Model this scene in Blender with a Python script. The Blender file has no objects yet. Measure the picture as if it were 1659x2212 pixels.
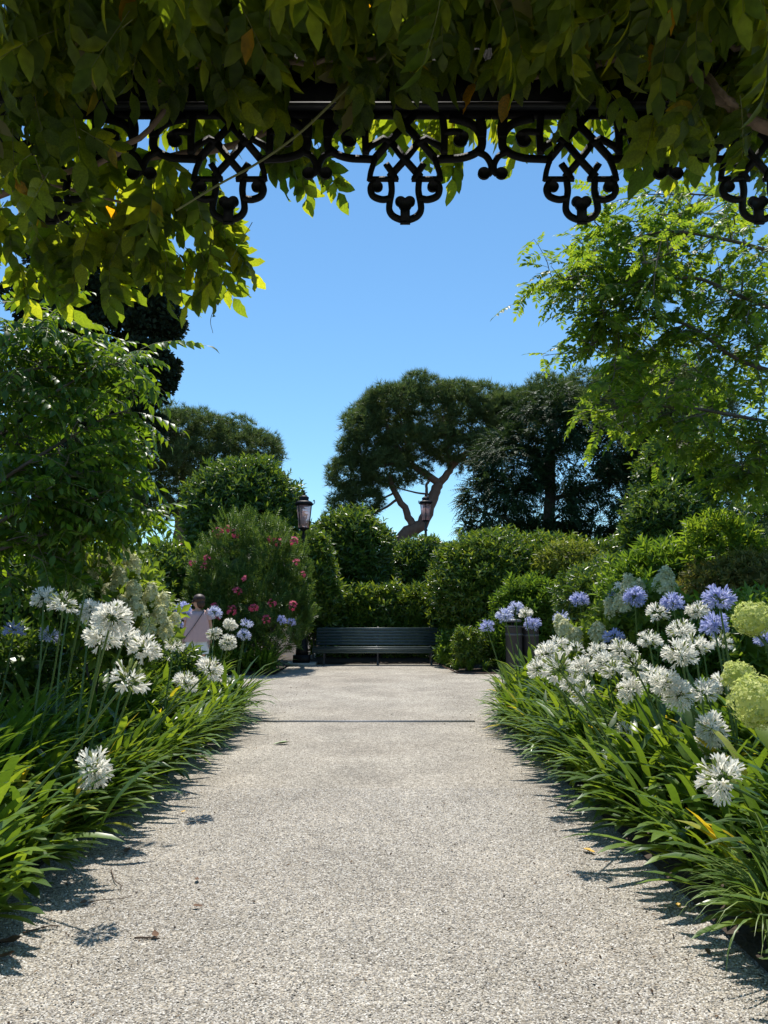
import bpy, bmesh, math, random
import numpy as np
from mathutils import Vector, Matrix

random.seed(11)
rng = np.random.default_rng(11)
scn = bpy.context.scene
COL = scn.collection

# ------------------------------------------------------------------ camera
F, CX, CY, CAMZ = 1646.0, 829.5, 1106.0, 1.35          # focal length in units of a 1659 x 2212 frame
PITCH = math.atan(212 / 1646)
cd = bpy.data.cameras.new('camera')
cam = bpy.data.objects.new('camera', cd)
COL.objects.link(cam)
cam.location = (0, 0, CAMZ)
cam.rotation_euler = (math.pi / 2 + PITCH, 0, 0)
cd.sensor_fit = 'HORIZONTAL'
cd.sensor_width = 36
cd.lens = 36 * F / 1659
cd.clip_start = 0.05
cd.clip_end = 3000
scn.camera = cam

# ------------------------------------------------------------------ sky, sun, exposure
SUN_EL, SUN_AZ = math.radians(66), math.radians(-7)    # azimuth from +Y, negative towards -X
w = bpy.data.worlds.new('World')
scn.world = w
w.use_nodes = True
nt = w.node_tree
sky = nt.nodes.new('ShaderNodeTexSky')
sky.sky_type = 'NISHITA'
sky.sun_disc = False
sky.sun_elevation = SUN_EL
sky.sun_rotation = SUN_AZ
sky.air_density = 1.15
sky.dust_density = 0.0
sky.ozone_density = 7.0
bg = nt.nodes['Background']
bg.inputs['Strength'].default_value = 0.112
tint = nt.nodes.new('ShaderNodeVectorMath')             # white balance of the whole sky
tint.operation = 'MULTIPLY'
tint.inputs[1].default_value = (0.84, 1.02, 1.0)
nt.links.new(sky.outputs[0], tint.inputs[0])
nt.links.new(tint.outputs[0], bg.inputs[0])
sl = bpy.data.lights.new('sun', 'SUN')
sl.energy = 4.3
sl.angle = math.radians(0.53)
sl.color = (1.0, 0.95, 0.87)
sun = bpy.data.objects.new('sun', sl)
COL.objects.link(sun)
sdir = Vector((math.sin(SUN_AZ) * math.cos(SUN_EL), math.cos(SUN_AZ) * math.cos(SUN_EL), math.sin(SUN_EL)))
sun.rotation_euler = (-sdir).to_track_quat('-Z', 'Y').to_euler()
sun.location = (0, 0, 30)
scn.view_settings.view_transform = 'Standard'
scn.view_settings.look = 'None'
scn.view_settings.exposure = 0.5
scn.view_settings.gamma = 1.0
scn.cycles.use_denoising = True
scn.cycles.max_bounces = 6
scn.cycles.diffuse_bounces = 3
scn.cycles.transmission_bounces = 4

# ------------------------------------------------------------------ helpers
def at(px, py, Y):
    """point of the 1659 x 2212 frame at world depth Y"""
    dx, dy = (px - CX) / F, (CY - py) / F
    c, s = math.cos(PITCH), math.sin(PITCH)
    d = np.array([dx, c - dy * s, s + dy * c])
    return np.array([0, 0, CAMZ]) + d * (Y / d[1])

def ground(px, py, z=0.0):
    dx, dy = (px - CX) / F, (CY - py) / F
    c, s = math.cos(PITCH), math.sin(PITCH)
    d = np.array([dx, c - dy * s, s + dy * c])
    return np.array([0, 0, CAMZ]) + d * ((z - CAMZ) / d[2])

def nrm(v):
    v = np.asarray(v, float)
    return v / np.maximum(np.linalg.norm(v, axis=-1, keepdims=True), 1e-9)

def frame(along, up):
    """N rotation matrices with columns side, along, normal"""
    a = nrm(along)
    s = np.cross(a, up)
    bad = np.linalg.norm(s, axis=-1) < 1e-3
    s[bad] = np.cross(a[bad], [0.3, 0.9, 0.1])
    s = nrm(s)
    return np.stack([s, a, np.cross(s, a)], -1)

def rdir(n):
    return nrm(rng.normal(size=(n, 3)))

class Geo:
    def __init__(self):
        self.V, self.Fs, self.n = [], [], 0
    def add(self, verts, faces, mat=0):
        verts = np.asarray(verts, float).reshape(-1, 3)
        by = {}
        if isinstance(faces, np.ndarray):
            by[faces.shape[1]] = faces
        else:
            for f in faces:
                by.setdefault(len(f), []).append(f)
        for k, fs in by.items():
            self.Fs.append((np.asarray(fs, int).reshape(-1, k) + self.n, mat))
        self.V.append(verts)
        self.n += len(verts)
        return self
    def merge(self, o, R=None, T=None, mat=None):
        v = o.verts()
        if R is not None: v = v @ np.asarray(R).T
        if T is not None: v = v + np.asarray(T)
        for f, m in o.Fs:
            self.Fs.append((f + self.n, m if mat is None else mat))
        self.V.append(v)
        self.n += len(v)
        return self
    def verts(self):
        return np.concatenate(self.V) if self.V else np.zeros((0, 3))
    def scatter(self, tpl, R, T, scale=None):
        v = tpl.verts()
        N = len(T)
        if N == 0: return self
        R = np.asarray(R, float)
        if scale is not None:
            R = R * np.asarray(scale, float).reshape(-1, 1, 1)
        P = np.einsum('nij,vj->nvi', R, v) + np.asarray(T, float)[:, None, :]
        off = self.n + np.arange(N) * len(v)
        for f, m in tpl.Fs:
            self.Fs.append(((f[None] + off[:, None, None]).reshape(-1, f.shape[1]), m))
        self.V.append(P.reshape(-1, 3))
        self.n += N * len(v)
        return self
    def mesh(self, name, mats, smooth=False):
        me = bpy.data.meshes.new(name)
        V = self.verts()
        me.vertices.add(len(V))
        me.vertices.foreach_set('co', V.astype(np.float32).ravel())
        li = np.concatenate([f.ravel() for f, m in self.Fs])
        lt = np.concatenate([np.full(len(f), f.shape[1]) for f, m in self.Fs])
        mi = np.concatenate([np.full(len(f), m) for f, m in self.Fs])
        ls = np.concatenate([[0], np.cumsum(lt)[:-1]])
        me.loops.add(len(li))
        me.loops.foreach_set('vertex_index', li.astype(np.int32))
        me.polygons.add(len(lt))
        me.polygons.foreach_set('loop_start', ls.astype(np.int32))
        me.polygons.foreach_set('loop_total', lt.astype(np.int32))
        me.polygons.foreach_set('material_index', mi.astype(np.int32))
        if smooth:
            me.polygons.foreach_set('use_smooth', np.ones(len(lt), bool))
        for m in (mats if isinstance(mats, (list, tuple)) else [mats]):
            me.materials.append(m)
        me.update(calc_edges=True)
        me.validate()
        return me
    def build(self, name, mats, parent=None, smooth=False, **kw):
        return link(name, self.mesh(name, mats, smooth), parent, **kw)

def link(name, data, parent=None, loc=None, label=None, cat=None, group=None, kind=None):
    o = bpy.data.objects.new(name, data)
    COL.objects.link(o)
    if parent is not None:
        o.parent = parent
        if loc is None:                                   # geometry given in world coordinates
            o.location = -parent.location
        else:
            o.location = loc
    elif loc is not None:
        o.location = loc
    return tag(o, label, cat, group, kind)

def tag(o, label=None, cat=None, group=None, kind=None):
    for k, v in (('label', label), ('category', cat), ('group', group), ('kind', kind)):
        if v: o[k] = v
    return o

def thing(name, label, cat, loc=(0, 0, 0), group=None):
    o = bpy.data.objects.new(name, None)
    o.empty_display_size = 0.1
    COL.objects.link(o)
    o.location = loc
    return tag(o, label, cat, group)

def crom(pts, n=6):
    """Catmull-Rom through pts"""
    p = np.asarray(pts, float)
    if len(p) < 3: return p
    q = np.vstack([2 * p[0] - p[1], p, 2 * p[-1] - p[-2]])
    out = []
    for i in range(1, len(q) - 2):
        for t in np.linspace(0, 1, n, endpoint=False):
            a, b, c, d = q[i - 1], q[i], q[i + 1], q[i + 2]
            out.append(.5 * (2 * b + (c - a) * t + (2 * a - 5 * b + 4 * c - d) * t ** 2 + (3 * b - a - 3 * c + d) * t ** 3))
    return np.array(out + [p[-1]])

def tube(g, pts, rad, sides=6, mat=0, cap=True):
    p = np.asarray(pts, float)
    n = len(p)
    r = np.interp(np.linspace(0, 1, n), np.linspace(0, 1, len(np.atleast_1d(rad))), np.atleast_1d(rad))
    tg = nrm(np.gradient(p, axis=0))
    up = np.array([0, 0, 1.]) if abs(tg[0][2]) < .9 else np.array([0, 1., 0])
    vs = []
    s = nrm(np.cross(tg[0], up))
    for i in range(n):
        s = nrm(s - tg[i] * np.dot(s, tg[i]))
        b = np.cross(tg[i], s)
        a = np.linspace(0, 2 * math.pi, sides, endpoint=False)
        vs.append(p[i] + r[i] * (np.cos(a)[:, None] * s + np.sin(a)[:, None] * b))
    fs = []
    for i in range(n - 1):
        for k in range(sides):
            k2 = (k + 1) % sides
            fs.append((i * sides + k, i * sides + k2, (i + 1) * sides + k2, (i + 1) * sides + k))
    if cap:
        fs.append(tuple(range(sides))[::-1])
        fs.append(tuple((n - 1) * sides + k for k in range(sides)))
    g.add(np.concatenate(vs), fs, mat)
    return g

def box(g, lo, hi, mat=0, bev=0.0):
    (x0, y0, z0), (x1, y1, z1) = lo, hi
    if bev <= 0:
        v = [(x, y, z) for z in (z0, z1) for y in (y0, y1) for x in (x0, x1)]
        g.add(v, [(0, 2, 3, 1), (4, 5, 7, 6), (0, 1, 5, 4), (2, 6, 7, 3), (0, 4, 6, 2), (1, 3, 7, 5)], mat)
        return g
    b = bev                                              # bar along x with an octagonal section
    sec = [(y0 + b, z0), (y1 - b, z0), (y1, z0 + b), (y1, z1 - b), (y1 - b, z1), (y0 + b, z1), (y0, z1 - b), (y0, z0 + b)]
    v = [(x0, a, c) for a, c in sec] + [(x1, a, c) for a, c in sec]
    f = [(k, (k + 1) % 8, (k + 1) % 8 + 8, k + 8) for k in range(8)] + [tuple(range(8))[::-1], tuple(range(8, 16))]
    g.add(v, f, mat)
    return g

def lathe(g, prof, cx, cy, sides=20, mat=0, sx=1, sy=1):
    """prof: list of (radius, z)"""
    a = np.linspace(0, 2 * math.pi, sides, endpoint=False)
    v = [(cx + r * sx * math.cos(t), cy + r * sy * math.sin(t), z) for r, z in prof for t in a]
    f = []
    for i in range(len(prof) - 1):
        for k in range(sides):
            k2 = (k + 1) % sides
            f.append((i * sides + k, i * sides + k2, (i + 1) * sides + k2, (i + 1) * sides + k))
    f.append(tuple(range(sides))[::-1])
    f.append(tuple((len(prof) - 1) * sides + k for k in range(sides)))
    g.add(v, f, mat)
    return g

def sphere(g, c, R, seg=14, rings=9, mat=0):
    R = np.broadcast_to(np.asarray(R, float), (3,))
    v, f = [], []
    for i in range(rings + 1):
        th = math.pi * i / rings
        for k in range(seg):
            ph = 2 * math.pi * k / seg
            v.append((c[0] + R[0] * math.sin(th) * math.cos(ph), c[1] + R[1] * math.sin(th) * math.sin(ph), c[2] + R[2] * math.cos(th)))
    for i in range(rings):
        for k in range(seg):
            k2 = (k + 1) % seg
            f.append((i * seg + k, (i + 1) * seg + k, (i + 1) * seg + k2, i * seg + k2))
    g.add(v, f, mat)
    return g

# ------------------------------------------------------------------ materials
def newmat(name):
    m = bpy.data.materials.new(name)
    m.use_nodes = True
    return m, m.node_tree, m.node_tree.nodes, m.node_tree.nodes['Principled BSDF']

def simple(name, col, rough=.6, metal=0, spec=.5, noise=.25, nscale=12, bump=0.0, bscale=60):
    m, t, n, b = newmat(name)
    tc = n.new('ShaderNodeTexCoord')
    no = n.new('ShaderNodeTexNoise')
    no.inputs['Scale'].default_value = nscale
    no.inputs['Detail'].default_value = 6
    t.links.new(tc.outputs['Object'], no.inputs['Vector'])
    mx = n.new('ShaderNodeMix'); mx.data_type = 'RGBA'
    mx.inputs[6].default_value = (*[c * (1 - noise) for c in col], 1)
    mx.inputs[7].default_value = (*[min(1, c * (1 + noise)) for c in col], 1)
    t.links.new(no.outputs[0], mx.inputs[0])
    t.links.new(mx.outputs[2], b.inputs['Base Color'])
    b.inputs['Roughness'].default_value = rough
    b.inputs['Metallic'].default_value = metal
    b.inputs['Specular IOR Level'].default_value = spec
    if bump:
        n2 = n.new('ShaderNodeTexNoise'); n2.inputs['Scale'].default_value = bscale; n2.inputs['Detail'].default_value = 5
        t.links.new(tc.outputs['Object'], n2.inputs['Vector'])
        bp = n.new('ShaderNodeBump'); bp.inputs['Strength'].default_value = bump; bp.inputs['Distance'].default_value = .02
        t.links.new(n2.outputs[0], bp.inputs['Height'])
        t.links.new(bp.outputs[0], b.inputs['Normal'])
    return m

def leafmat(name, col, alt, trans, tw=.35, rough=.42, spec=.4, odd=None, oddp=.04, vein=0.0):
    """leaf: reflectance varies leaf by leaf between col and alt, trans is the colour of light passing through"""
    m, t, n, b = newmat(name)
    ge = n.new('ShaderNodeNewGeometry')
    oi = n.new('ShaderNodeObjectInfo')
    ad = n.new('ShaderNodeMath'); ad.operation = 'ADD'
    fr = n.new('ShaderNodeMath'); fr.operation = 'FRACT'
    t.links.new(ge.outputs['Random Per Island'], ad.inputs[0])
    t.links.new(oi.outputs['Random'], ad.inputs[1])
    t.links.new(ad.outputs[0], fr.inputs[0])
    cr = n.new('ShaderNodeValToRGB')
    e = cr.color_ramp.elements
    e[0].position = 0; e[0].color = (*[c * .75 for c in col], 1)
    e[1].position = 1; e[1].color = (*alt, 1)
    x = e.new(.45); x.color = (*col, 1)
    if odd:
        e[-1].position = 1 - oddp - .01
        x = e.new(1 - oddp); x.color = (*odd, 1)
    t.links.new(fr.outputs[0], cr.inputs[0])
    src = cr.outputs[0]
    if vein:
        tc = n.new('ShaderNodeTexCoord'); no = n.new('ShaderNodeTexNoise')
        no.inputs['Scale'].default_value = 35; no.inputs['Detail'].default_value = 4
        t.links.new(tc.outputs['Object'], no.inputs['Vector'])
        mr = n.new('ShaderNodeMapRange'); mr.inputs[1].default_value = .3; mr.inputs[2].default_value = .7
        mr.inputs[3].default_value = 1 - vein; mr.inputs[4].default_value = 1 + vein
        t.links.new(no.outputs[0], mr.inputs[0])
        vm = n.new('ShaderNodeVectorMath'); vm.operation = 'SCALE'
        t.links.new(src, vm.inputs[0]); t.links.new(mr.outputs[0], vm.inputs['Scale'])
        src = vm.outputs[0]
    t.links.new(src, b.inputs['Base Color'])
    b.inputs['Roughness'].default_value = rough
    b.inputs['Specular IOR Level'].default_value = spec
    tl = n.new('ShaderNodeBsdfTranslucent')
    vm = n.new('ShaderNodeVectorMath'); vm.operation = 'MULTIPLY'
    k = [tr / max(1e-4, (c + a) / 2) for tr, c, a in zip(trans, col, alt)]
    vm.inputs[1].default_value = k
    t.links.new(src, vm.inputs[0])
    t.links.new(vm.outputs[0], tl.inputs['Color'])
    ms = n.new('ShaderNodeMixShader'); ms.inputs[0].default_value = tw
    t.links.new(b.outputs[0], ms.inputs[1]); t.links.new(tl.outputs[0], ms.inputs[2])
    t.links.new(ms.outputs[0], n['Material Output'].inputs['Surface'])
    return m

M = {}
M['aga_leaf'] = leafmat('agapanthus_leaf', (.054, .112, .019), (.125, .205, .026), (.33, .47, .025), .30, .36, .55, (.40, .34, .03), .014, .12)
M['aga_stalk'] = leafmat('agapanthus_stalk', (.10, .17, .045), (.15, .22, .06), (.2, .3, .06), .15, .5, .3)
M['pet_white'] = leafmat('white_petal', (.90, .87, .79), (.94, .92, .85), (.97, .94, .83), .52, .6, .2)
M['pet_blue'] = leafmat('blue_petal', (.46, .49, .78), (.64, .66, .90), (.62, .65, .93), .42, .6, .2)
M['pet_pale'] = leafmat('pale_blue_petal', (.60, .63, .86), (.82, .83, .90), (.75, .78, .93), .48, .6, .2)
M['bud'] = leafmat('green_bud', (.34, .40, .10), (.52, .54, .20), (.5, .55, .15), .3, .6, .2)
M['pet_dry'] = leafmat('faded_petal', (.45, .36, .18), (.6, .55, .38), (.5, .42, .2), .3, .7, .1)
M['cream'] = leafmat('cream_floret', (.68, .68, .44), (.82, .80, .58), (.78, .78, .45), .42, .65, .15)
M['lime'] = leafmat('lime_floret', (.58, .64, .20), (.76, .77, .36), (.72, .76, .24), .42, .65, .15)
M['pink'] = leafmat('pink_petal', (.62, .07, .14), (.80, .16, .24), (.7, .1, .18), .3, .6, .2)
M['wis'] = leafmat('wisteria_leaf', (.048, .090, .012), (.110, .155, .018), (.54, .60, .020), .54, .42, .35, (.20, .13, .01), .004, .25)
M['wis_young'] = leafmat('young_wisteria_leaf', (.16, .15, .06), (.20, .18, .07), (.5, .45, .12), .4, .5, .3)
M['rob'] = leafmat('robinia_leaflet', (.065, .13, .016), (.13, .20, .022), (.42, .56, .03), .46, .45, .3)
M['ash'] = leafmat('ash_leaflet', (.036, .096, .012), (.080, .165, .018), (.34, .50, .018), .38, .42, .35)
M['laurel'] = leafmat('laurel_leaf', (.044, .100, .017), (.110, .185, .026), (.28, .40, .03), .28, .33, .5)
M['pitto'] = leafmat('pittosporum_leaf', (.060, .122, .016), (.155, .220, .026), (.34, .45, .03), .30, .33, .5)
M['yellowish'] = leafmat('yellow_green_leaf', (.15, .19, .025), (.26, .27, .04), (.4, .45, .04), .3, .45, .35)
M['bright'] = leafmat('bright_green_leaf', (.07, .15, .018), (.13, .22, .02), (.32, .48, .03), .33, .4, .4)
M['bronze'] = leafmat('bronze_tipped_leaf', (.13, .14, .03), (.24, .18, .045), (.36, .34, .05), .3, .45, .3)
M['ole'] = leafmat('oleander_leaf', (.055, .120, .024), (.105, .18, .034), (.24, .36, .04), .28, .42, .35)
M['hyd_leaf'] = leafmat('hydrangea_leaf', (.10, .165, .022), (.17, .235, .03), (.42, .54, .04), .42, .5, .3)
M['pine'] = leafmat('pine_needle', (.075, .120, .040), (.150, .195, .060), (.2, .28, .06), .28, .5, .3)
M['cyp'] = leafmat('cypress_scale', (.018, .034, .016), (.036, .056, .022), (.04, .06, .02), .12, .6, .25)
M['yew'] = leafmat('yew_needle', (.022, .052, .020), (.055, .095, .030), (.08, .13, .03), .18, .6, .2)
M['grass'] = leafmat('mondo_leaf', (.12, .20, .045), (.20, .27, .06), (.3, .42, .06), .3, .4, .4)
M['bark'] = simple('pine_bark', (.20, .12, .085), .9, bump=.8, bscale=9, noise=.45, nscale=5)
M['bark_grey'] = simple('grey_bark', (.13, .105, .085), .9, bump=.6, bscale=25, noise=.35, nscale=10)
M['vine'] = simple('vine_bark', (.21, .15, .115), .85, bump=.5, bscale=60, noise=.4, nscale=25)
M['vine_green'] = simple('green_shoot', (.17, .18, .07), .6, noise=.2)
M['iron'] = simple('black_iron', (.007, .007, .008), .5, 0, .2, .3, 30, .15, 120)
M['iron_mid'] = simple('worn_iron', (.022, .022, .025), .5, 0, .3, .4, 20)
M['iron_pale'] = simple('dull_iron', (.06, .062, .068), .5, .3, .5, .3, 20)
M['soil'] = simple('dark_soil', (.060, .043, .030), .95, noise=.5, nscale=9, bump=.8, bscale=35)
M['stone'] = simple('pale_stone', (.42, .40, .36), .85, noise=.2, nscale=8, bump=.3, bscale=40)
M['steel'] = simple('drain_steel', (.26, .26, .26), .45, .6, noise=.3, nscale=20)
M['rust'] = simple('rusty_steel', (.10, .055, .035), .85, .2, noise=.4, nscale=15)
M['dry'] = simple('dry_leaf', (.13, .065, .032), .8, noise=.5, nscale=40)
M['crumb'] = leafmat('leaf_crumb', (.07, .045, .028), (.20, .13, .075), (.1, .07, .04), .1, .8, .1)
M['twig'] = simple('twig', (.10, .065, .045), .9, noise=.4, nscale=40)
M['yleaf'] = simple('yellow_leaf', (.55, .33, .03), .6, noise=.3, nscale=30)
M['gleaf'] = simple('fallen_green_leaf', (.12, .19, .03), .5, noise=.2, nscale=30)
M['skin'] = simple('skin', (.56, .31, .21), .55, noise=.06)
M['hair'] = simple('brown_hair', (.040, .017, .009), .55, noise=.4, nscale=60)
M['pinkcloth'] = simple('pink_cloth', (.60, .40, .395), .85, noise=.07, nscale=20, bump=.35, bscale=14)
M['whitecloth'] = simple('white_cloth', (.72, .76, .78), .85, noise=.06, nscale=30, bump=.35, bscale=18)
M['bluecloth'] = simple('dark_blue_cloth', (.05, .07, .12), .85, noise=.15)
M['straw'] = simple('straw', (.42, .30, .16), .8, noise=.25, nscale=60, bump=.3, bscale=150)
M['dark'] = simple('dark_plastic', (.012, .012, .012), .25, noise=.1)
M['shoe'] = simple('canvas_shoe', (.45, .42, .38), .8)
M['bin'] = simple('charcoal_bin', (.034, .034, .038), .5, .0, .3, noise=.06, nscale=30)
M['bin_lid'] = simple('bin_lid', (.10, .105, .115), .38, .3, noise=.15)

def benchmat():
    m, t, n, b = newmat('bench_paint')
    tc = n.new('ShaderNodeTexCoord')
    mp = n.new('ShaderNodeMapping'); mp.inputs['Scale'].default_value = (1.5, 26, 26)
    no = n.new('ShaderNodeTexNoise'); no.inputs['Scale'].default_value = 4; no.inputs['Detail'].default_value = 8
    t.links.new(tc.outputs['Object'], mp.inputs[0]); t.links.new(mp.outputs[0], no.inputs['Vector'])
    cr = n.new('ShaderNodeValToRGB'); e = cr.color_ramp.elements
    e[0].position = .35; e[0].color = (.045, .066, .068, 1)
    e[1].position = .72; e[1].color = (.12, .155, .145, 1)
    t.links.new(no.outputs[0], cr.inputs[0]); t.links.new(cr.outputs[0], b.inputs['Base Color'])
    b.inputs['Roughness'].default_value = .38
    bp = n.new('ShaderNodeBump'); bp.inputs['Strength'].default_value = .25; bp.inputs['Distance'].default_value = .005
    t.links.new(no.outputs[0], bp.inputs['Height']); t.links.new(bp.outputs[0], b.inputs['Normal'])
    return m
M['bench'] = benchmat()

def glassmat():
    m, t, n, b = newmat('rosy_lamp_glass')
    b.inputs['Base Color'].default_value = (.62, .45, .46, 1)
    b.inputs['Roughness'].default_value = .35
    tl = n.new('ShaderNodeBsdfTranslucent'); tl.inputs['Color'].default_value = (.86, .68, .68, 1)
    tr = n.new('ShaderNodeBsdfTransparent'); tr.inputs['Color'].default_value = (.97, .80, .81, 1)
    a = n.new('ShaderNodeMixShader'); a.inputs[0].default_value = .5
    c = n.new('ShaderNodeMixShader'); c.inputs[0].default_value = .6
    t.links.new(b.outputs[0], a.inputs[1]); t.links.new(tl.outputs[0], a.inputs[2])
    t.links.new(a.outputs[0], c.inputs[1]); t.links.new(tr.outputs[0], c.inputs[2])
    t.links.new(c.outputs[0], n['Material Output'].inputs['Surface'])
    return m
M['glass'] = glassmat()

def gravelmat():
    m, t, n, b = newmat('gravel')
    tc = n.new('ShaderNodeTexCoord')
    vo = n.new('ShaderNodeTexVoronoi'); vo.inputs['Scale'].default_value = 135; vo.inputs['Randomness'].default_value = 1
    v2 = n.new('ShaderNodeTexVoronoi'); v2.inputs['Scale'].default_value = 38
    no = n.new('ShaderNodeTexNoise'); no.inputs['Scale'].default_value = 1.3; no.inputs['Detail'].default_value = 7; no.inputs['Roughness'].default_value = .65
    for x in (vo, v2, no): t.links.new(tc.outputs['Object'], x.inputs['Vector'])
    sep = n.new('ShaderNodeSeparateColor'); t.links.new(vo.outputs['Color'], sep.inputs[0])
    cr = n.new('ShaderNodeValToRGB'); cr.color_ramp.interpolation = 'CONSTANT'
    e = cr.color_ramp.elements
    e[0].position = 0; e[0].color = (.10, .092, .082, 1)
    e[1].position = .1; e[1].color = (.23, .208, .178, 1)
    for p, c in ((.3, (.345, .312, .265, 1)), (.55, (.43, .392, .335, 1)), (.78, (.53, .495, .44, 1)), (.93, (.66, .63, .58, 1))):
        x = e.new(p); x.color = c
    t.links.new(sep.outputs[0], cr.inputs[0])
    mr = n.new('ShaderNodeMapRange'); mr.inputs[1].default_value = .3; mr.inputs[2].default_value = .7
    mr.inputs[3].default_value = .72; mr.inputs[4].default_value = 1.18
    t.links.new(no.outputs[0], mr.inputs[0])
    s2 = n.new('ShaderNodeSeparateColor'); t.links.new(v2.outputs['Color'], s2.inputs[0])
    m2 = n.new('ShaderNodeMapRange'); m2.inputs[3].default_value = .82; m2.inputs[4].default_value = 1.12
    t.links.new(s2.outputs[1], m2.inputs[0])
    mm = n.new('ShaderNodeMath'); mm.operation = 'MULTIPLY'
    t.links.new(mr.outputs[0], mm.inputs[0]); t.links.new(m2.outputs[0], mm.inputs[1])
    vm = n.new('ShaderNodeVectorMath'); vm.operation = 'SCALE'
    t.links.new(cr.outputs[0], vm.inputs[0]); t.links.new(mm.outputs[0], vm.inputs['Scale'])
    n3 = n.new('ShaderNodeTexNoise'); n3.inputs['Scale'].default_value = .55; n3.inputs['Detail'].default_value = 5; n3.inputs['Roughness'].default_value = .6
    t.links.new(tc.outputs['Object'], n3.inputs['Vector'])
    c3 = n.new('ShaderNodeValToRGB'); c3.color_ramp.elements[0].position = .36; c3.color_ramp.elements[0].color = (.95, .915, .86, 1); c3.color_ramp.elements[1].position = .62; c3.color_ramp.elements[1].color = (1.10, 1.08, 1.03, 1)
    t.links.new(n3.outputs[0], c3.inputs[0])
    v3 = n.new('ShaderNodeVectorMath'); v3.operation = 'MULTIPLY'
    t.links.new(vm.outputs[0], v3.inputs[0]); t.links.new(c3.outputs[0], v3.inputs[1])
    t.links.new(v3.outputs[0], b.inputs['Base Color'])
    b.inputs['Roughness'].default_value = .8
    b.inputs['Specular IOR Level'].default_value = .25
    bp = n.new('ShaderNodeBump'); bp.inputs['Strength'].default_value = 1.0; bp.inputs['Distance'].default_value = .006; bp.invert = True
    t.links.new(vo.outputs['Distance'], bp.inputs['Height'])
    b2 = n.new('ShaderNodeBump'); b2.inputs['Strength'].default_value = .5; b2.inputs['Distance'].default_value = .03
    t.links.new(no.outputs[0], b2.inputs['Height'])
    t.links.new(b2.outputs[0], bp.inputs['Normal'])
    t.links.new(bp.outputs[0], b.inputs['Normal'])
    return m
M['gravel'] = gravelmat()

def pebblemat():
    m, t, n, b = newmat('pebble')
    ge = n.new('ShaderNodeNewGeometry')
    cr = n.new('ShaderNodeValToRGB'); e = cr.color_ramp.elements
    e[0].position = 0; e[0].color = (.10, .094, .086, 1)
    e[1].position = 1; e[1].color = (.66, .625, .57, 1)
    for p, c in ((.14, (.22, .20, .175, 1)), (.4, (.36, .326, .28, 1)), (.75, (.49, .455, .40, 1))):
        x = e.new(p); x.color = c
    t.links.new(ge.outputs['Random Per Island'], cr.inputs[0])
    t.links.new(cr.outputs[0], b.inputs['Base Color'])
    b.inputs['Roughness'].default_value = .75
    return m
M['pebble'] = pebblemat()

# ------------------------------------------------------------------ leaf templates
def leaf2(L=1., W=.36, fold=.10, droop=.12):
    g = Geo()
    g.add([(0, 0, 0), (W / 2, .48 * L, fold * L), (0, L, -droop * L), (-W / 2, .48 * L, fold * L)], [(0, 1, 2), (0, 2, 3)])
    return g

def strap(L, W, curve, seg, fold=.12, prof=None, wav=0.0):
    """blade along +Y whose centre line follows curve(t) -> (y, z)"""
    g = Geo()
    ts = np.linspace(0, 1, seg + 1)
    V = []
    for i, t in enumerate(ts):
        y, z = curve(t)
        wd = W * (prof(t) if prof else 1) / 2
        j = wav * rng.normal() * W
        V += [(-wd + j * .3, y, z + fold * wd * 2 + j), (0, y, z), (wd + j * .3, y, z + fold * wd * 2 - j)]
    Fc = []
    for i in range(seg):
        a = i * 3
        Fc += [(a, a + 1, a + 4, a + 3), (a + 1, a + 2, a + 5, a + 4)]
    g.add(V, Fc)
    return g

def compound(pairs, leaflet, L=1., ll=.36, ang=52, droop=.25, leafdroop=.35, stemr=.012, jit=8, smat=1, vee=.15):
    """pinnate leaf along +Y; rachis droops towards -Z"""
    g = Geo()
    f = lambda t: np.array([0, L * t, -droop * L * t * t])
    tube(g, [f(t) for t in np.linspace(0, 1, 5)], [stemr, stemr * .4], 3, smat, False)
    D, T, U, S = [], [], [], []
    for i in range(pairs):
        t = .22 + .74 * i / pairs
        for sd in (-1, 1):
            a = math.radians(ang + rng.normal() * jit)
            D.append((sd * math.sin(a), math.cos(a), -leafdroop + rng.normal() * .1)); T.append(f(t + rng.normal() * .012))
            U.append((sd * -vee + rng.normal() * .2, rng.normal() * .2, 1)); S.append(ll * (1 - .25 * abs(t - .5)) * rng.uniform(.88, 1.1))
    D.append((0, 1, -leafdroop - droop)); T.append(f(1)); U.append((0, 0, 1)); S.append(ll)
    g.scatter(leaflet, frame(np.array(D), np.array(U, float)), np.array(T), np.array(S))
    return g

lanc = lambda t: max(0.03, math.sin(math.pi * min(1, t ** .75)) ** .8 * (1 - .1 * t))
def wis_leaflet(seg):
    b = rng.uniform(.1, .3)
    return strap(1, .46, lambda t: (t * (1 - .06 * t), -b * t * t), seg, .12, lanc, .085 if seg > 3 else 0)

# ------------------------------------------------------------------ ground, path, beds
def sheet(name, poly, z, mat, kind='structure', n=None):
    g = Geo()
    g.add([(x, y, z) for x, y in poly], [tuple(range(len(poly)))])
    return g.build(name, mat, kind=kind)

g = Geo()
xs = [-1500, -400, -120, -60, -30, 0, 30, 60, 120, 400, 1500]
g.add([(x, y, -.03) for y in xs for x in xs], [(j * 11 + i, j * 11 + i + 1, j * 11 + i + 12, j * 11 + i + 11) for j in range(10) for i in range(10)])
g.build('ground', M['soil'], kind='structure')
LX, RX = -1.68, 1.22                                      # path edges
sheet('gravel_path', [(-7, -6), (7, -6), (7, 16.3), (1.75, 16.6), (1.4, 19.6), (-2.3, 19.6), (-2.3, 16.4), (-7, 16.2)], 0.0, M['gravel'])

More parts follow.
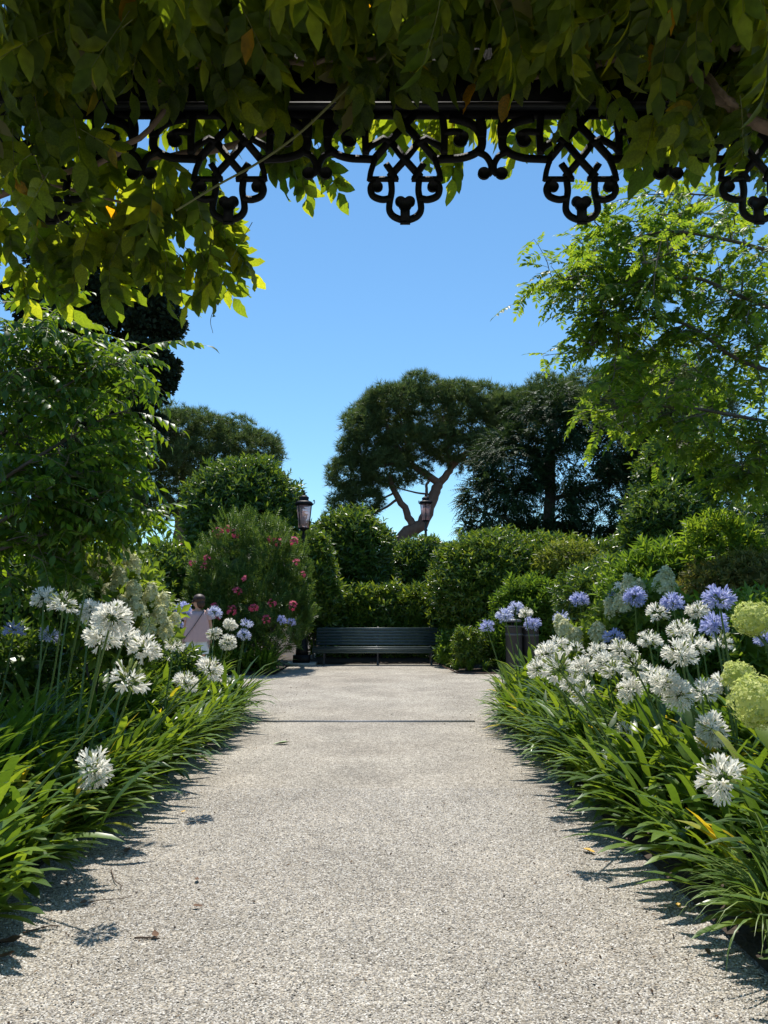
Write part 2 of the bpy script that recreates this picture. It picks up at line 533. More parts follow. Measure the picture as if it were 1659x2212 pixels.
def bed(name, poly):
    g = Geo()
    n = len(poly)
    c = np.mean(poly, axis=0)
    V = [(x, y, .02) for x, y in poly] + [(*(np.array(p) * .62 + c * .38), .17) for p in poly]
    g.add(V, [(i, (i + 1) % n, (i + 1) % n + n, i + n) for i in range(n)] + [tuple(range(n, 2 * n))])
    return g.build(name, M['soil'], kind='structure')
BED_L = [(LX - .12, 1.6), (LX - .12, 9.9), (-2.1, 10.6), (-7, 10.8), (-7, 1.6)]
BED_R = [(RX + .2, 1.4), (7, 1.4), (7, 11.2), (2.3, 11.0), (1.6, 10.5), (RX + .2, 9.6)]
bed('bed_soil_left', BED_L)
bed('bed_soil_right', BED_R)
bed('bed_soil_far_left', [(-2.35, 16.25), (-2.35, 19.4), (-14, 19.4), (-14, 16.2)])
bed('bed_soil_far_right', [(1.62, 16.7), (14, 16.0), (14, 25), (1.5, 25)])
bed('bed_soil_behind_bench', [(-2.2, 19.75), (1.4, 19.75), (1.4, 26), (-2.2, 26)])

def edging(label, pts, h=.03, th=.006):
    g = Geo()
    for (a, b) in zip(pts[:-1], pts[1:]):
        a, b = np.array([*a, 0.]), np.array([*b, 0.])
        d = nrm(b - a); s = np.array([-d[1], d[0], 0]) * th / 2
        zt = np.array([0, 0, h]); z0 = np.array([0, 0, -.02])
        g.add([a - s + z0, a + s + z0, b + s + z0, b - s + z0, a - s + zt, a + s + zt, b + s + zt, b - s + zt],
              [(4, 5, 6, 7), (0, 4, 7, 3), (1, 2, 6, 5), (0, 1, 5, 4), (3, 7, 6, 2)])
    g.build('bed_edging', M['rust'], label=label, cat='edging')
edging('rusty steel edging in front of the small clipped ball bush', [(1.36, 19.6), (1.58, 16.66), (3.2, 16.52), (14, 15.97)])

def inpoly(x, y, poly):
    r = np.zeros(len(x), bool); n = len(poly)
    for i in range(n):
        (x1, y1), (x2, y2) = poly[i], poly[(i + 1) % n]
        c = ((y1 > y) != (y2 > y)) & (x < (x2 - x1) * (y - y1) / ((y2 - y1) + 1e-12) + x1)
        r ^= c
    return r

# pebbles lying on the near gravel
peb = Geo()
pv = np.array([(1, 0, 0), (.3, .9, 0), (-.8, .6, .05), (-.9, -.5, 0), (.25, -.95, 0), (.25, .1, .62), (-.35, -.1, .55)])
peb.add(pv, [(0, 1, 5), (1, 2, 5), (2, 6, 5), (2, 3, 6), (3, 4, 6), (4, 5, 6), (4, 0, 5)])
NP = 88000
yy = 2.45 + 3.6 * rng.random(NP * 3) ** 1.7
xx = rng.uniform(-3.2, 2.9, NP * 3)
ok = (xx > LX - .25) & (xx < RX + .3) & (np.abs(xx) < .56 * yy + .15)
xx, yy = xx[ok][:NP], yy[ok][:NP]
n = len(xx)
al = np.stack([rng.normal(size=n), rng.normal(size=n), rng.normal(size=n) * .25], -1)
up = np.stack([rng.normal(size=n) * .25, rng.normal(size=n) * .25, np.ones(n)], -1)
gp = Geo().scatter(peb, frame(al, up), np.stack([xx, yy, np.full(n, .0005)], -1), rng.uniform(.0030, .0060, n))
gp.build('gravel', M['pebble'], kind='stuff', label='pale beige pebbles of the gravel path close up')

# crumbs of bark, dry leaf and soil blown onto the gravel, thickest beside the beds
crumb = Geo(); crumb.add([(0, 0, 0), (1, .2, .15), (1.6, 1, .05), (.3, .8, .2)], [(0, 1, 2, 3)])
n = 1500
yy = 2.6 + 13 * rng.random(n) ** 1.5
e = np.abs(rng.normal(size=n)) * .30
xx = np.where(rng.random(n) < .45, LX + .05 + e, RX - .02 - e); m_ = rng.random(n) < .25; xx[m_] = rng.uniform(LX, RX, m_.sum())
al = np.stack([rng.normal(size=n), rng.normal(size=n), rng.normal(size=n) * .2], -1)
Geo().scatter(crumb, frame(al, np.tile([0, 0, 1.], (n, 1)) + rng.normal(size=(n, 3)) * .3), np.stack([xx, yy, np.full(n, .006)], -1), rng.uniform(.003, .011, n) * (1 + .04 * yy)).build('leaf_crumbs', M['crumb'], kind='stuff', label='brown crumbs of dry leaves scattered over the gravel')
# slot drain across the path
def drain():
    a, b = ground(522, 1559), ground(1026, 1559)
    y = (a[1] + b[1]) / 2
    t = thing('slot_drain', 'narrow steel slot drain running across the gravel path', 'drain', (0, y, 0))
    g = Geo()
    box(g, (a[0], y - .035, -.01), (b[0], y - .022, .012)); box(g, (a[0], y + .022, -.01), (b[0], y + .035, .012))
    g.build('frame', M['steel'], t)
    g = Geo()
    for x in np.arange(a[0] + .02, b[0], .045):
        box(g, (x, y - .0215, -.005), (x + .012, y + .0215, .010))
    g.build('grate', M['steel'], t, kind='stuff')
    g = Geo(); box(g, (a[0], y - .0215, .0015), (b[0], y + .0215, .003)); g.build('channel', M['iron_pale'], t)
drain()

# ------------------------------------------------------------------ pergola with iron lace
PY, PZ = 2.68, 3.23
UX, UZ, PX0 = .000447, .000476, .079
def stroke(g, pts, wd, th, smooth=True):
    p = np.array([((x) * UX, -(y - 115) * UZ) for x, y in pts])
    p = crom(p, 5) if smooth and len(p) > 2 else p
    tg = nrm(np.gradient(p, axis=0)); nn = np.stack([-tg[:, 1], tg[:, 0]], -1) * wd * .00039 / 2
    n = len(p)
    V = []
    for i in range(n):
        for q, yy in ((p[i] - nn[i], -th), (p[i] + nn[i], -th), (p[i] + nn[i], th), (p[i] - nn[i], th)):
            V.append((q[0], yy, q[1]))
    Fc = [(4 * i + k, 4 * i + (k + 1) % 4, 4 * i + 4 + (k + 1) % 4, 4 * i + 4 + k) for i in range(n - 1) for k in range(4)]
    Fc += [(3, 2, 1, 0), (4 * n - 4, 4 * n - 3, 4 * n - 2, 4 * n - 1)]
    g.add(V, Fc)
def blob(g, x, y, r, th, sq=1.0, n=18):
    r *= .9
    a = np.linspace(0, 2 * math.pi, n, endpoint=False)
    V = [(x * UX + r * .00046 * math.cos(t), s * th, -(y - 115) * UZ + r * sq * .00046 * math.sin(t)) for s in (-1, 1) for t in a]
    g.add(V, [(k, (k + 1) % n, (k + 1) % n + n, k + n) for k in range(n)] + [tuple(range(n)), tuple(range(n, 2 * n))[::-1]])
def lace_mesh():
    g = Geo()
    T = iter(.0042 + .00004 * np.arange(80))
    stroke(g, [(-737, 145), (737, 145)], 78, next(T))
    for s in (-1, 1):
        m = lambda pts: [(s * x, y) for x, y in pts]
        stroke(g, m([(-120, 100), (135, 375), (262, 525)]), 72, next(T), False)
        stroke(g, m([(-110, 385), (0, 525), (130, 672)]), 68, next(T), False)
        stroke(g, m([(95, 400), (180, 345), (300, 415), (340, 470)]), 66, next(T), False)
        stroke(g, m([(318, 130), (335, 300), (330, 480)]), 68, next(T))
        stroke(g, m([(235, 525), (330, 520), (470, 512), (580, 478), (640, 430)]), 72, next(T))
        stroke(g, m([(380, 170), (500, 195), (590, 240), (645, 320), (650, 410), (610, 475)]), 80, next(T))
        stroke(g, m([(640, 180), (655, 260), (650, 340)]), 90, next(T))
        stroke(g, m([(330, 300), (390, 288), (460, 290), (520, 325)]), 60, next(T))
        blob(g, 470 * s, 365, 66, next(T), .9)
        blob(g, 500 * s, 335, 45, next(T))
        stroke(g, m([(600, 455), (680, 492), (722, 560), (725, 620), (700, 650)]), 58, next(T))
        blob(g, 665 * s, 642, 58, next(T))
        stroke(g, m([(250, 520), (285, 620), (300, 705)]), 52, next(T))
        stroke(g, m([(55, 690), (312, 690)]), 48, next(T), False)
        stroke(g, m([(160, 560), (105, 640), (75, 700)]), 60, next(T))
        stroke(g, m([(118, 700), (112, 790), (128, 880), (132, 950), (100, 1000), (40, 1028), (0, 1035)]), 62, next(T))
        stroke(g, m([(115, 850), (190, 862), (265, 835), (290, 780), (275, 735), (240, 715)]), 62, next(T))
        blob(g, 232 * s, 755, 50, next(T))
        blob(g, 38 * s, 880, 50, next(T))
    stroke(g, [(0, 870), (0, 1055)], 92, next(T), False)
    stroke(g, [(-42, 1056), (42, 1056)], 26, next(T), False)
    blob(g, 0, 905, 62, next(T))
    return g.mesh('lace_panel', M['iron'])
perg = thing('pergola', 'black iron pergola with scrolled lace trim hanging under its beam', 'pergola', (0, PY, 0))
lm = lace_mesh()
for i in range(-3, 4):
    link('lace_panel', lm, perg, (PX0 + .66 * i, 0, PZ))
g = Geo()
box(g, (-2.6, PY - .02, PZ + .004), (2.6, PY + .03, PZ + .25)); g.build('beam', M['iron'], perg)
g = Geo(); box(g, (-2.6, PY - .13, PZ + .2505), (2.6, PY + .06, PZ + .268)); g.build('shade_board', M['iron'], perg)  # board added to shade the beam face and cover its lit top
g = Geo(); box(g, (-2.6, PY - .040, PZ - .004), (2.6, PY - .0205, PZ + .014)); g.build('moulding', M['iron_mid'], perg)
for bxp in np.arange(-1.9, 2.0, .44):
    g = Geo(); lathe(g, [(.001, 0), (.010, .001), (.011, .004), (.006, .009)], 0, 0, 8)
    R = np.array([[1, 0, 0], [0, 0, -1], [0, 1, 0]], float)
    h = Geo().merge(g, R, (bxp, PY - .021, PZ + .05)); h.build('bolt', M['iron_pale'], perg)
for sx in (-1, 1):
    for yp in (PY, -1.6):
        g = Geo(); lathe(g, [(.09, 0), (.09, .12), (.06, .16), (.045, .3), (.04, 2.9), (.06, 2.95), (.05, PZ + .2)], sx * 2.45, yp, 12)
        g.build('post', M['iron'], perg)
g = Geo(); box(g, (-2.6, -1.63, PZ + .004), (2.6, -1.58, PZ + .25)); g.build('beam', M['iron'], perg)
for i, x in enumerate(np.arange(-2.4, 2.5, .48)):
    g = Geo(); tube(g, [(x, -1.6, PZ + .26), (x, .5, PZ + .34), (x, PY, PZ + .27)], .012, 6); g.build('roof_bar', M['iron'], perg)
for y in np.arange(-1.2, 2.6, .6):
    g = Geo(); tube(g, [(-2.5, y, PZ + .335), (2.5, y, PZ + .335)], .009, 6); g.build('roof_bar', M['iron'], perg)

# ------------------------------------------------------------------ wisteria over the pergola
wis = thing('wisteria', 'wisteria vine covering the iron pergola with hanging backlit leaves', 'vine', (0, PY - .2, 0))
wis_hi = [compound(random.choice((3, 4, 4, 5)), wis_leaflet(6), 1, rng.uniform(.46, .58), 46, .15, .5, .008, 12) for _ in range(10)]
wis_mid = [compound(random.choice((4, 5)), wis_leaflet(3), 1, .50, 46, .15, .5, .008, 12) for _ in range(4)]
wis_lo = [compound(4, leaf2(1, .46), 1, .52, 50, .18, .5, .012, 10) for _ in range(3)]
def polysample(poly, n):
    P = np.array(poly); lo, hi = P.min(0), P.max(0)
    out = np.zeros((0, 2))
    while len(out) < n:
        q = rng.uniform(lo, hi, (n * 2, 2))
        out = np.vstack([out, q[inpoly(q[:, 0], q[:, 1], poly)]])
    return out[:n]
def hang(zones):
    T = []
    for poly, n, y0, y1 in zones:
        q = polysample(poly, n)
        T += [at(a, b, rng.uniform(y0, y1)) for a, b in q]
    T = np.array(T); n = len(T)
    al = np.stack([rng.normal(size=n) * .62, rng.normal(size=n) * .45 + .1, -np.ones(n) * rng.uniform(.6, 1.3, n)], -1)
    up = np.stack([rng.normal(size=n) * .6, -np.abs(rng.normal(size=n)) - .3, rng.normal(size=n) * .3 + .5], -1)
    return T, frame(al, up), rng.uniform(.16, .245, n)
# leaves one can pick apart: in front of the beam, draping left, dangling behind the lace
T, R, S = hang([
    ([(0, -200), (1659, -200), (1659, 20), (1500, 40), (1150, -10), (700, -40), (420, -20), (0, 30)], 112, 2.2, 2.5),
    ([(0, 0), (280, 0), (250, 110), (210, 180), (230, 300), (180, 380), (0, 380)], 34, 2.3, 2.6),
    ([(0, 280), (240, 320), (330, 400), (330, 570), (0, 575)], 66, 2.95, 3.25),
    ([(310, 330), (470, 360), (520, 440), (490, 590), (330, 590)], 40, 2.95, 3.25),
    ([(570, 240), (690, 240), (690, 300), (580, 320)], 9, 2.80, 2.95),
    ([(935, 225), (990, 225), (990, 280), (935, 280)], 3, 2.78, 2.9),
    ([(680, 40), (880, 40), (870, 130), (690, 140)], 11, 2.45, 2.6),
    ([(1120, 40), (1330, 40), (1310, 150), (1150, 140)], 11, 2.42, 2.6),
    ([(300, 20), (640, 0), (620, 60), (330, 90)], 14, 2.4, 2.6),
    ([(880, -20), (1120, -20), (1110, 60), (890, 60)], 9, 2.4, 2.6),
    ([(1370, 120), (1659, 60), (1659, 250), (1420, 230)], 26, 2.4, 2.62),
    ([(1270, 220), (1659, 200), (1659, 300), (1300, 280)], 16, 2.78, 3.0),
    ([(340, 90), (1330, 60), (1330, 190), (340, 190)], 15, 2.48, 2.62),
    ([(1060, 210), (1200, 210), (1200, 235), (1060, 235)], 4, 2.78, 2.9),
])
hi_me = [h.mesh('leaf', [M['wis'], M['vine_green']], True) for h in wis_hi]
yo_me = [h.mesh('leaf', [M['wis_young'], M['vine_green']], True) for h in wis_hi[:2]]
for k in range(len(T)):
    me = random.choice(hi_me) if random.random() > .03 else random.choice(yo_me)
    o = link('leaf', me, wis)
    o.matrix_local = Matrix.Translation(Vector(T[k]) - wis.location) @ Matrix((R[k] * S[k]).tolist()).to_4x4()
# the uncountable rest
T2, R2, S2 = hang([
    ([(0, -260), (1659, -260), (1659, 80), (1150, 20), (700, -10), (420, 20), (0, 100)], 330, 2.1, 2.62),
    ([(0, -260), (1659, -260), (1659, -60), (0, -60)], 170, 1.9, 2.4),
    ([(330, 140), (690, 140), (690, 190), (520, 230), (400, 240), (340, 220)], 44, 2.8, 3.2),
    ([(560, 140), (1060, 140), (1060, 195), (760, 200), (560, 230)], 46, 2.8, 3.2),
    ([(1060, 130), (1659, 130), (1659, 240), (1300, 210), (1080, 175)], 60, 2.8, 3.2),
    ([(0, 130), (300, 100), (350, 300), (440, 380), (430, 400), (300, 400), (0, 360)], 46, 2.75, 3.1),
])
g = Geo()
pick = rng.integers(0, 4, len(T2))
for k in range(4):
    g.scatter(wis_mid[k], R2[pick == k], T2[pick == k], S2[pick == k])
g.build('foliage', [M['wis'], M['vine_green']], wis, True, kind='stuff')
n = 1250
T3 = np.stack([rng.uniform(-2.7, 2.7, n), rng.uniform(-1.8, 2.75, n), PZ + .28 + rng.gamma(2, .10, n)], -1)
al = np.stack([rng.normal(size=n), rng.normal(size=n), rng.normal(size=n) * .35 - .3], -1)
up = np.stack([rng.normal(size=n) * .4, rng.normal(size=n) * .4, np.ones(n)], -1)
g = Geo(); pick = rng.integers(0, 3, n); R3 = frame(al, up); S3 = rng.uniform(.28, .40, n)
for k in range(3): g.scatter(wis_lo[k], R3[pick == k], T3[pick == k], S3[pick == k])
g.build('roof_foliage', [M['wis'], M['vine_green']], wis, False, kind='stuff')
for pts, r, Y in (
    ([(1250, 60), (1420, 110), (1520, 190), (1620, 260), (1720, 300)], (.010, .020, .026), 2.52),
    ([(1380, 90), (1480, 130), (1560, 200), (1600, 240)], (.009, .011, .009), 2.46),
    ([(1100, 170), (1250, 150), (1330, 130), (1500, 100)], (.008, .012, .010), 2.56),
    ([(330, 175), (480, 130), (640, 135), (830, 125)], (.013, .010, .008), 2.55),
    ([(-20, 50), (160, 40), (270, 30), (420, 70)], (.012, .013, .010), 2.42),
    ([(560, -30), (430, 140), (300, 300), (150, 370), (-40, 400)], (.008, .010, .010), 2.6),
    ([(760, 125), (620, 260), (430, 330), (250, 345), (-30, 430)], (.012, .014, .015), 2.85),
    ([(-30, 390), (120, 400), (260, 440)], (.008, .007, .005), 2.75),
    ([(1640, 120), (1560, 90), (1400, 40), (1330, -40)], (.009, .010, .012), 2.4)):
    g = Geo(); p = crom([at(a, b, Y + .05 * math.sin(i * 2.1)) for i, (a, b) in enumerate(pts)], 6)
    p = p + rng.normal(size=p.shape) * .004
    tube(g, p, r, 7); g.build('stem', M['vine'], wis, True)
for pts, Y in (([(945, -10), (860, 90), (740, 200), (650, 285), (560, 350), (470, 400), (380, 455)], 2.5), ([(1316, 215), (1310, 250), (1318, 275)], 2.55),
               ([(470, 650), (455, 690), (460, 720)], 2.9), ([(545, 480), (500, 560), (470, 640)], 2.9)):
    g = Geo(); tube(g, crom([at(a, b, Y) for a, b in pts], 6), [.0055, .0035] if len(pts) > 4 else [.0015, .001], 5)
    g.build('shoot', M['vine_green'], wis, True)

# ------------------------------------------------------------------ agapanthus
def aga_curve(L, a0, bend):
    """leaf rising at a0 and bending over"""
    N = 24; pts = [(0., 0.)]
    for i in range(N):
        a = a0 - bend * (i / N) ** 1.4
        pts.append((pts[-1][0] + math.cos(a) * L / N, pts[-1][1] + math.sin(a) * L / N))
    P = np.array(pts); tt = np.linspace(0, 1, N + 1)
    return lambda t: (float(np.interp(t, tt, P[:, 0])), float(np.interp(t, tt, P[:, 1])))
aga_prof = lambda t: (.55 + .45 * min(1, t * 3)) * (1 if t < .72 else max(.04, math.sqrt(max(0, 1 - ((t - .72) / .28) ** 2))))
def aga_leaf(seg, L=None):
    L = L or rng.uniform(.46, .76)
    return strap(L, rng.uniform(.042, .062), aga_curve(L, math.radians(rng.uniform(38, 80)), math.radians(rng.uniform(22, 92))), seg, .13, aga_prof)
LEAF_ME = [aga_leaf(8).mesh('leaf', M['aga_leaf'], True) for _ in range(14)]
SHORT_ME = [aga_leaf(7, rng.uniform(.35, .5)).mesh('leaf', M['aga_leaf'], True) for _ in range(5)]
def low_leaf(seg):
    L = rng.uniform(.36, .58)
    return strap(L, rng.uniform(.040, .056), aga_curve(L, math.radians(rng.uniform(12, 42)), math.radians(rng.uniform(28, 75))), seg, .13, aga_prof)
LOW_ME = [low_leaf(7).mesh('leaf', M['aga_leaf'], True) for _ in range(8)]
def clump_geo(nl, seg=5, sc=1.0):
    g = Geo()
    for _ in range(nl):
        a = rng.normal() * .75 if rng.random() > .22 else rng.uniform(0, 2 * math.pi); r = rng.uniform(0, .16)
        c, s = math.cos(a), math.sin(a)
        R = np.array([[c, -s, 0], [s, c, 0], [0, 0, 1]]) * sc * rng.uniform(.8, 1.08)
        p = rng.uniform(0, 2 * math.pi)
        g.merge(aga_leaf(seg) if rng.random() > .28 else low_leaf(seg), R, (r * math.cos(p), r * math.sin(p), .03))
    return g
CLUMP_ME = [clump_geo(44).mesh('agapanthus', M['aga_leaf'], True) for _ in range(6)]
FAR_ME = [clump_geo(26, 4).mesh('foliage', M['aga_leaf'], True) for _ in range(4)]

def floret(open_=1.0):
    g = Geo()
    tube(g, [(0, 0, 0), (0, .30, .012), (0, .55, 0)], [.014, .010], 3, 1, False)
    for k in range(6):
        a = k * math.pi / 3
        c, s = math.cos(a), math.sin(a)
        def P(r, y, wd):
            return [(r * c - wd * s, y, r * s + wd * c), (r * c + wd * s, y, r * s - wd * c)]
        o = open_
        V = P(.02, .55, .016) + P(.05 + .03 * o, .74, .036) + P(.09 + .13 * o, .93, .050) + [((.11 + .21 * o) * c, .98 + .02 * o, (.11 + .21 * o) * s)]
        g.add(V, [(0, 1, 3, 2), (2, 3, 5, 4), (4, 5, 6)], 0)
    return g
def budlet():
    g = Geo()
    tube(g, [(0, 0, 0), (0, .6, .0)], [.014, .010], 3, 1, False)
    tube(g, [(0, .55, 0), (0, .72, .01), (0, .88, .01), (0, .98, 0)], [.015, .055, .05, .012], 5, 2, False)
    return g
def head_geo(n=52, budfrac=.12, low=-.55, size=1.0):
    g = Geo()
    i = np.arange(n) + .5
    z = 1 - (1 - low) * i / n
    ph = i * 2.39996 + rng.uniform(0, 6)
    d = np.stack([np.sqrt(np.clip(1 - z * z, 0, 1)) * np.cos(ph), np.sqrt(np.clip(1 - z * z, 0, 1)) * np.sin(ph), z], -1)
    d = nrm(d + rng.normal(size=d.shape) * .2)
    s = rng.uniform(.62, 1.12, n) * size
    isb = rng.random(n) < budfrac * (1 + 1.5 * np.clip(z, 0, 1))
    tp = [floret(1.0), floret(.65), floret(.3)]
    pick = rng.integers(0, 3, n)
    Rm = frame(d, rng.normal(size=(n, 3)))
    for k in range(3):
        m = (~isb) & (pick == k)
        g.scatter(tp[k], Rm[m], np.zeros((m.sum(), 3)), s[m])
    g.scatter(budlet(), Rm[isb], np.zeros((isb.sum(), 3)), s[isb])
    return g
HG = [head_geo(86), head_geo(70, .25), head_geo(98, .10, -.75), head_geo(58, .35, -.35), head_geo(78, .15, -.6), head_geo(48, .2, -.5)]
HEAD = {}
for nm, mt in (('w', 'pet_white'), ('b', 'pet_blue'), ('p', 'pet_pale'), ('d', 'pet_dry')):
    HEAD[nm] = [h.mesh('flower_head', [M[mt], M['aga_stalk'], M['bud' if nm in 'wd' else mt]]) for h in HG]
HEAD['s'] = [head_geo(22, .15, -.2).mesh('flower_head', [M['pet_white'], M['aga_stalk'], M['bud']])]
HEAD['u'] = [head_geo(34, 1.0, -.2).mesh('flower_head', [M['pet_white'], M['aga_stalk'], M['bud']])]
R_HEAD = .105

taken = []
def zbed(x, y):
    e = (LX - x) if x < 0 else (x - RX)
    return .05 + .16 * min(1., max(0., e / 1.1)) if y < 12 else .05
def put_leaves(t, n, sc=1.0, zoff=0.0, low=.2):
    for _ in range(n):
        o = link('leaf', random.choice(LOW_ME if random.random() < low else LEAF_ME if random.random() > .2 else SHORT_ME), t, (rng.normal() * .08, rng.normal() * .08, zoff))
        side = -1 if t.location.x < 0 else 1
        a = side * (math.pi / 2 + .25) + rng.normal() * .75 if rng.random() > .15 else rng.uniform(0, 6.28)
        o.rotation_euler = (rng.normal() * .08, rng.normal() * .08, a)
        k = sc * rng.uniform(.85, 1.1)
        o.scale = (k, k, k)
def plant(heads, label, side, group='flowering agapanthus in the beds', base=None, R=R_HEAD, far=False):
    """heads: (px, py, radius in px, kind); depth follows from the size of the head"""
    P = []
    for px, py, r, k in heads:
        Y = R * F / r * (.6 if k == 'u' else 1)
        c = at(px, py, Y)
        if c[1] > 10.3 and not far: c = at(px, py, 10.2)
        P.append((c, k))
    if base is None:
        offs = [min(.55, max(.14, .75 * math.sqrt(max(0, .95 - c[2] ** 2)))) for c, k in P]
        bx = np.mean([c[0] + side * o for (c, k), o in zip(P, offs)])
        by = np.mean([c[1] for c, k in P]) + .05
        bx = max(bx, RX + .45) if side > 0 else min(bx, LX - .3)
        base = (bx, by)
    base = np.array([base[0], base[1], zbed(*base)])
    t = thing('agapanthus', label, 'plant', base, group)
    taken.append(base[:2])
    near = base[1] < 6.3
    if near: put_leaves(t, 20)
    else:
        o = link('foliage', random.choice(FAR_ME), t, (0, 0, 0), kind='stuff'); o.rotation_euler = (0, 0, side * 1.8 + rng.normal() * .3)
    for c, k in P:
        d = c - base
        b0 = np.array([rng.normal() * .03, rng.normal() * .03, 0])
        mid = d * .5 + np.array([0, 0, .07 * np.linalg.norm(d[:2]) / max(.3, d[2])]) + rng.normal(size=3) * .012
        g = Geo()
        if k == 'd':
            top = d + np.array([-.05, 0, .16]); pts = [b0, mid, top, top + np.array([-.10 * side, 0, -.02]), d]
        else: pts = [b0, mid, d]
        tube(g, crom(pts, 6), [.0085, .006], 6)
        s = link('flower_stalk', g.mesh('flower_stalk', M['aga_stalk'], True), t, (0, 0, 0))
        hm = HEAD[k]
        h = link('flower_head', hm[random.randrange(len(hm))], t, tuple(d))
        ax = nrm(d - mid) if k != 'd' else np.array([-.3, -.2, -1])
        q = Vector(nrm(ax + rng.normal(size=3) * .08)).to_track_quat('Z', 'Y')
        h.rotation_euler = q.to_euler()
        k2 = R * (.62 if k == 'u' else rng.uniform(.90, 1.10)) * (.85 if k == 'd' else 1)
        h.scale = (k2 * rng.uniform(.95, 1.08), k2, k2 * rng.uniform(.85, 1.0))
    return t

LBED = [
    ([(95, 1294, 32, 'w'), (138, 1307, 36, 'w')], 'agapanthus with two tall white heads, highest at the left end of its bed'),
    ([(156, 1270, 16, 'u'), (184, 1280, 20, 'u')], 'agapanthus with two small greenish bud heads standing above the white blooms'),
    ([(196, 1320, 31, 'w'), (242, 1334, 40, 'w')], 'agapanthus with big white heads in the tall group, in front of the cream hydrangea'),
    ([(222, 1378, 36, 'w'), (269, 1378, 34, 'w')], 'agapanthus with two white heads just under the tallest ones left of the path'),
    ([(313, 1403, 35, 'w'), (322, 1347, 18, 'u')], 'agapanthus with one full white head and a yellow-green bud on a long stalk'),
    ([(31, 1363, 27, 'b')], 'deep blue agapanthus at the left edge of the picture'),
    ([(107, 1376, 25, 'p')], 'pale blue agapanthus behind the stalks of the tall white ones'),
    ([(276, 1471, 45, 'w')], 'agapanthus with a wide white head and open green middle, low over the leaves'),
    ([(402, 1476, 28, 'w')], 'agapanthus with a white head turned to the path, below the cream hydrangea'),
    ([(453, 1447, 31, 'w')], 'agapanthus with a white head nearest the path at the far end of the left bed'),
    ([(200, 1662, 41, 'w')], 'agapanthus with the lowest white head left of the path, leaning out'),
    ([(497, 1349, 18, 'w'), (493, 1389, 21, 'w'), (462, 1370, 16, 'w')], 'agapanthus with three creamy white heads beside the woman in pink'),
    ([(527, 1372, 17, 'p'), (533, 1349, 16.5, 'p')], 'pale blue agapanthus at the far end of the left bed before the oleander'),
    ([(396, 1316, 17, 'b'), (380, 1349, 17, 'b')], 'agapanthus with two blue heads between the hydrangea and the woman'),
    ([(464, 1324, 17, 'p')], 'pale agapanthus whose head overlaps the shoulder of the woman in pink'),
    ([(376, 1398, 25, 'w')], 'agapanthus with a creamy white head just below the woman in pink'),
]
for hs, lb in LBED: plant(hs, lb, -1)
RBED = [
    ([(1051, 1355, 16.8, 'b')], 'blue agapanthus on a thin stalk left of the litter bins'),
    ([(1090, 1331, 18, 'p'), (1113, 1314, 17, 'p')], 'agapanthus with two pale blue heads in front of the litter bins'),
    ([(1135, 1326, 17.5, 'w')], 'white agapanthus rising in front of the litter bins'),
    ([(1150, 1348, 17, 'b')], 'blue agapanthus just right of the pale ones before the litter bins'),
    ([(1252, 1296, 20, 'b')], 'lone lavender blue agapanthus standing tall before the big clipped bush'),
    ([(1213, 1337, 20, 'p')], 'pale blue and white agapanthus above the white cluster right of the path'),
    ([(1202, 1396, 26, 'w'), (1180, 1414, 27, 'w')], 'white agapanthus at the back of the dense cluster, beside the bins'),
    ([(1245, 1407, 27, 's')], 'thin starry white agapanthus with a half empty head in the dense cluster'),
    ([(1289, 1409, 26, 'w'), (1312, 1432, 28, 'w')], 'white agapanthus in the middle of the row behind the dense cluster'),
    ([(1163, 1444, 31, 'w'), (1209, 1448, 38, 'w')], 'agapanthus with two large white heads nearest the path in the dense cluster'),
    ([(1258, 1444, 29, 'w'), (1236, 1474, 31, 'w')], 'white agapanthus tucked close behind the two large heads of the cluster'),
    ([(1343, 1407, 30, 'w'), (1322, 1450, 29, 'w')], 'white agapanthus with two heads below a dark blue head, right of the path'),
    ([(1326, 1379, 23, 'b')], 'dark blue agapanthus sitting low among the white heads'),
    ([(1261, 1500, 30, 'w')], 'white agapanthus with loose florets, alone below the dense cluster'),
    ([(1373, 1444, 36, 'w'), (1362, 1489, 33, 'w'), (1408, 1466, 34, 'w')], 'agapanthus with three loose white heads close together, mid bed'),
    ([(1402, 1385, 30, 'w')], 'white ball shaped agapanthus at mid height before the right hydrangea'),
    ([(1469, 1363, 33, 'w'), (1469, 1415, 36, 'w'), (1502, 1398, 34, 'w')], 'agapanthus with three broad white heads massed below the blue ones'),
    ([(1421, 1326, 25, 'w'), (1341, 1277, 20, 'w')], 'agapanthus with two white heads high among the blue ones'),
    ([(1371, 1288, 24, 'b'), (1328, 1296, 21, 'b')], 'agapanthus with two blue heads in front of the cream panicles'),
    ([(1453, 1303, 27, 'b')], 'bright blue agapanthus right of the cream panicles'),
    ([(1507, 1322, 27, 'w')], 'white agapanthus half hidden behind the largest blue head'),
    ([(1553, 1296, 38, 'b'), (1542, 1352, 35, 'b')], 'agapanthus with the largest blue heads, beside the lime hydrangea balls'),
    ([(1559, 1389, 32, 'w')], 'white agapanthus directly under the largest blue heads'),
    ([(1652, 1381, 27, 'b')], 'blue agapanthus cut by the right edge under the upper lime ball'),
    ([(1466, 1500, 36, 'w'), (1521, 1497, 35, 'w'), (1566, 1482, 34, 'w'), (1436, 1476, 36, 'w')], 'agapanthus with four white heads left of the lime hydrangea balls'),
    ([(1358, 1589, 31, 'w')], 'white agapanthus with a low round head alone amid leaves right of the path'),
    ([(1256, 1567, 25, 'd')], 'faded agapanthus with a drooping brownish head on a bent stalk'),
    ([(1536, 1575, 37, 'w'), (1529, 1627, 36, 'w')], 'agapanthus with two loose white heads just above the lowest one'),
    ([(1559, 1686, 52, 'w')], 'agapanthus with the lowest and largest white head, right of the path'),
]
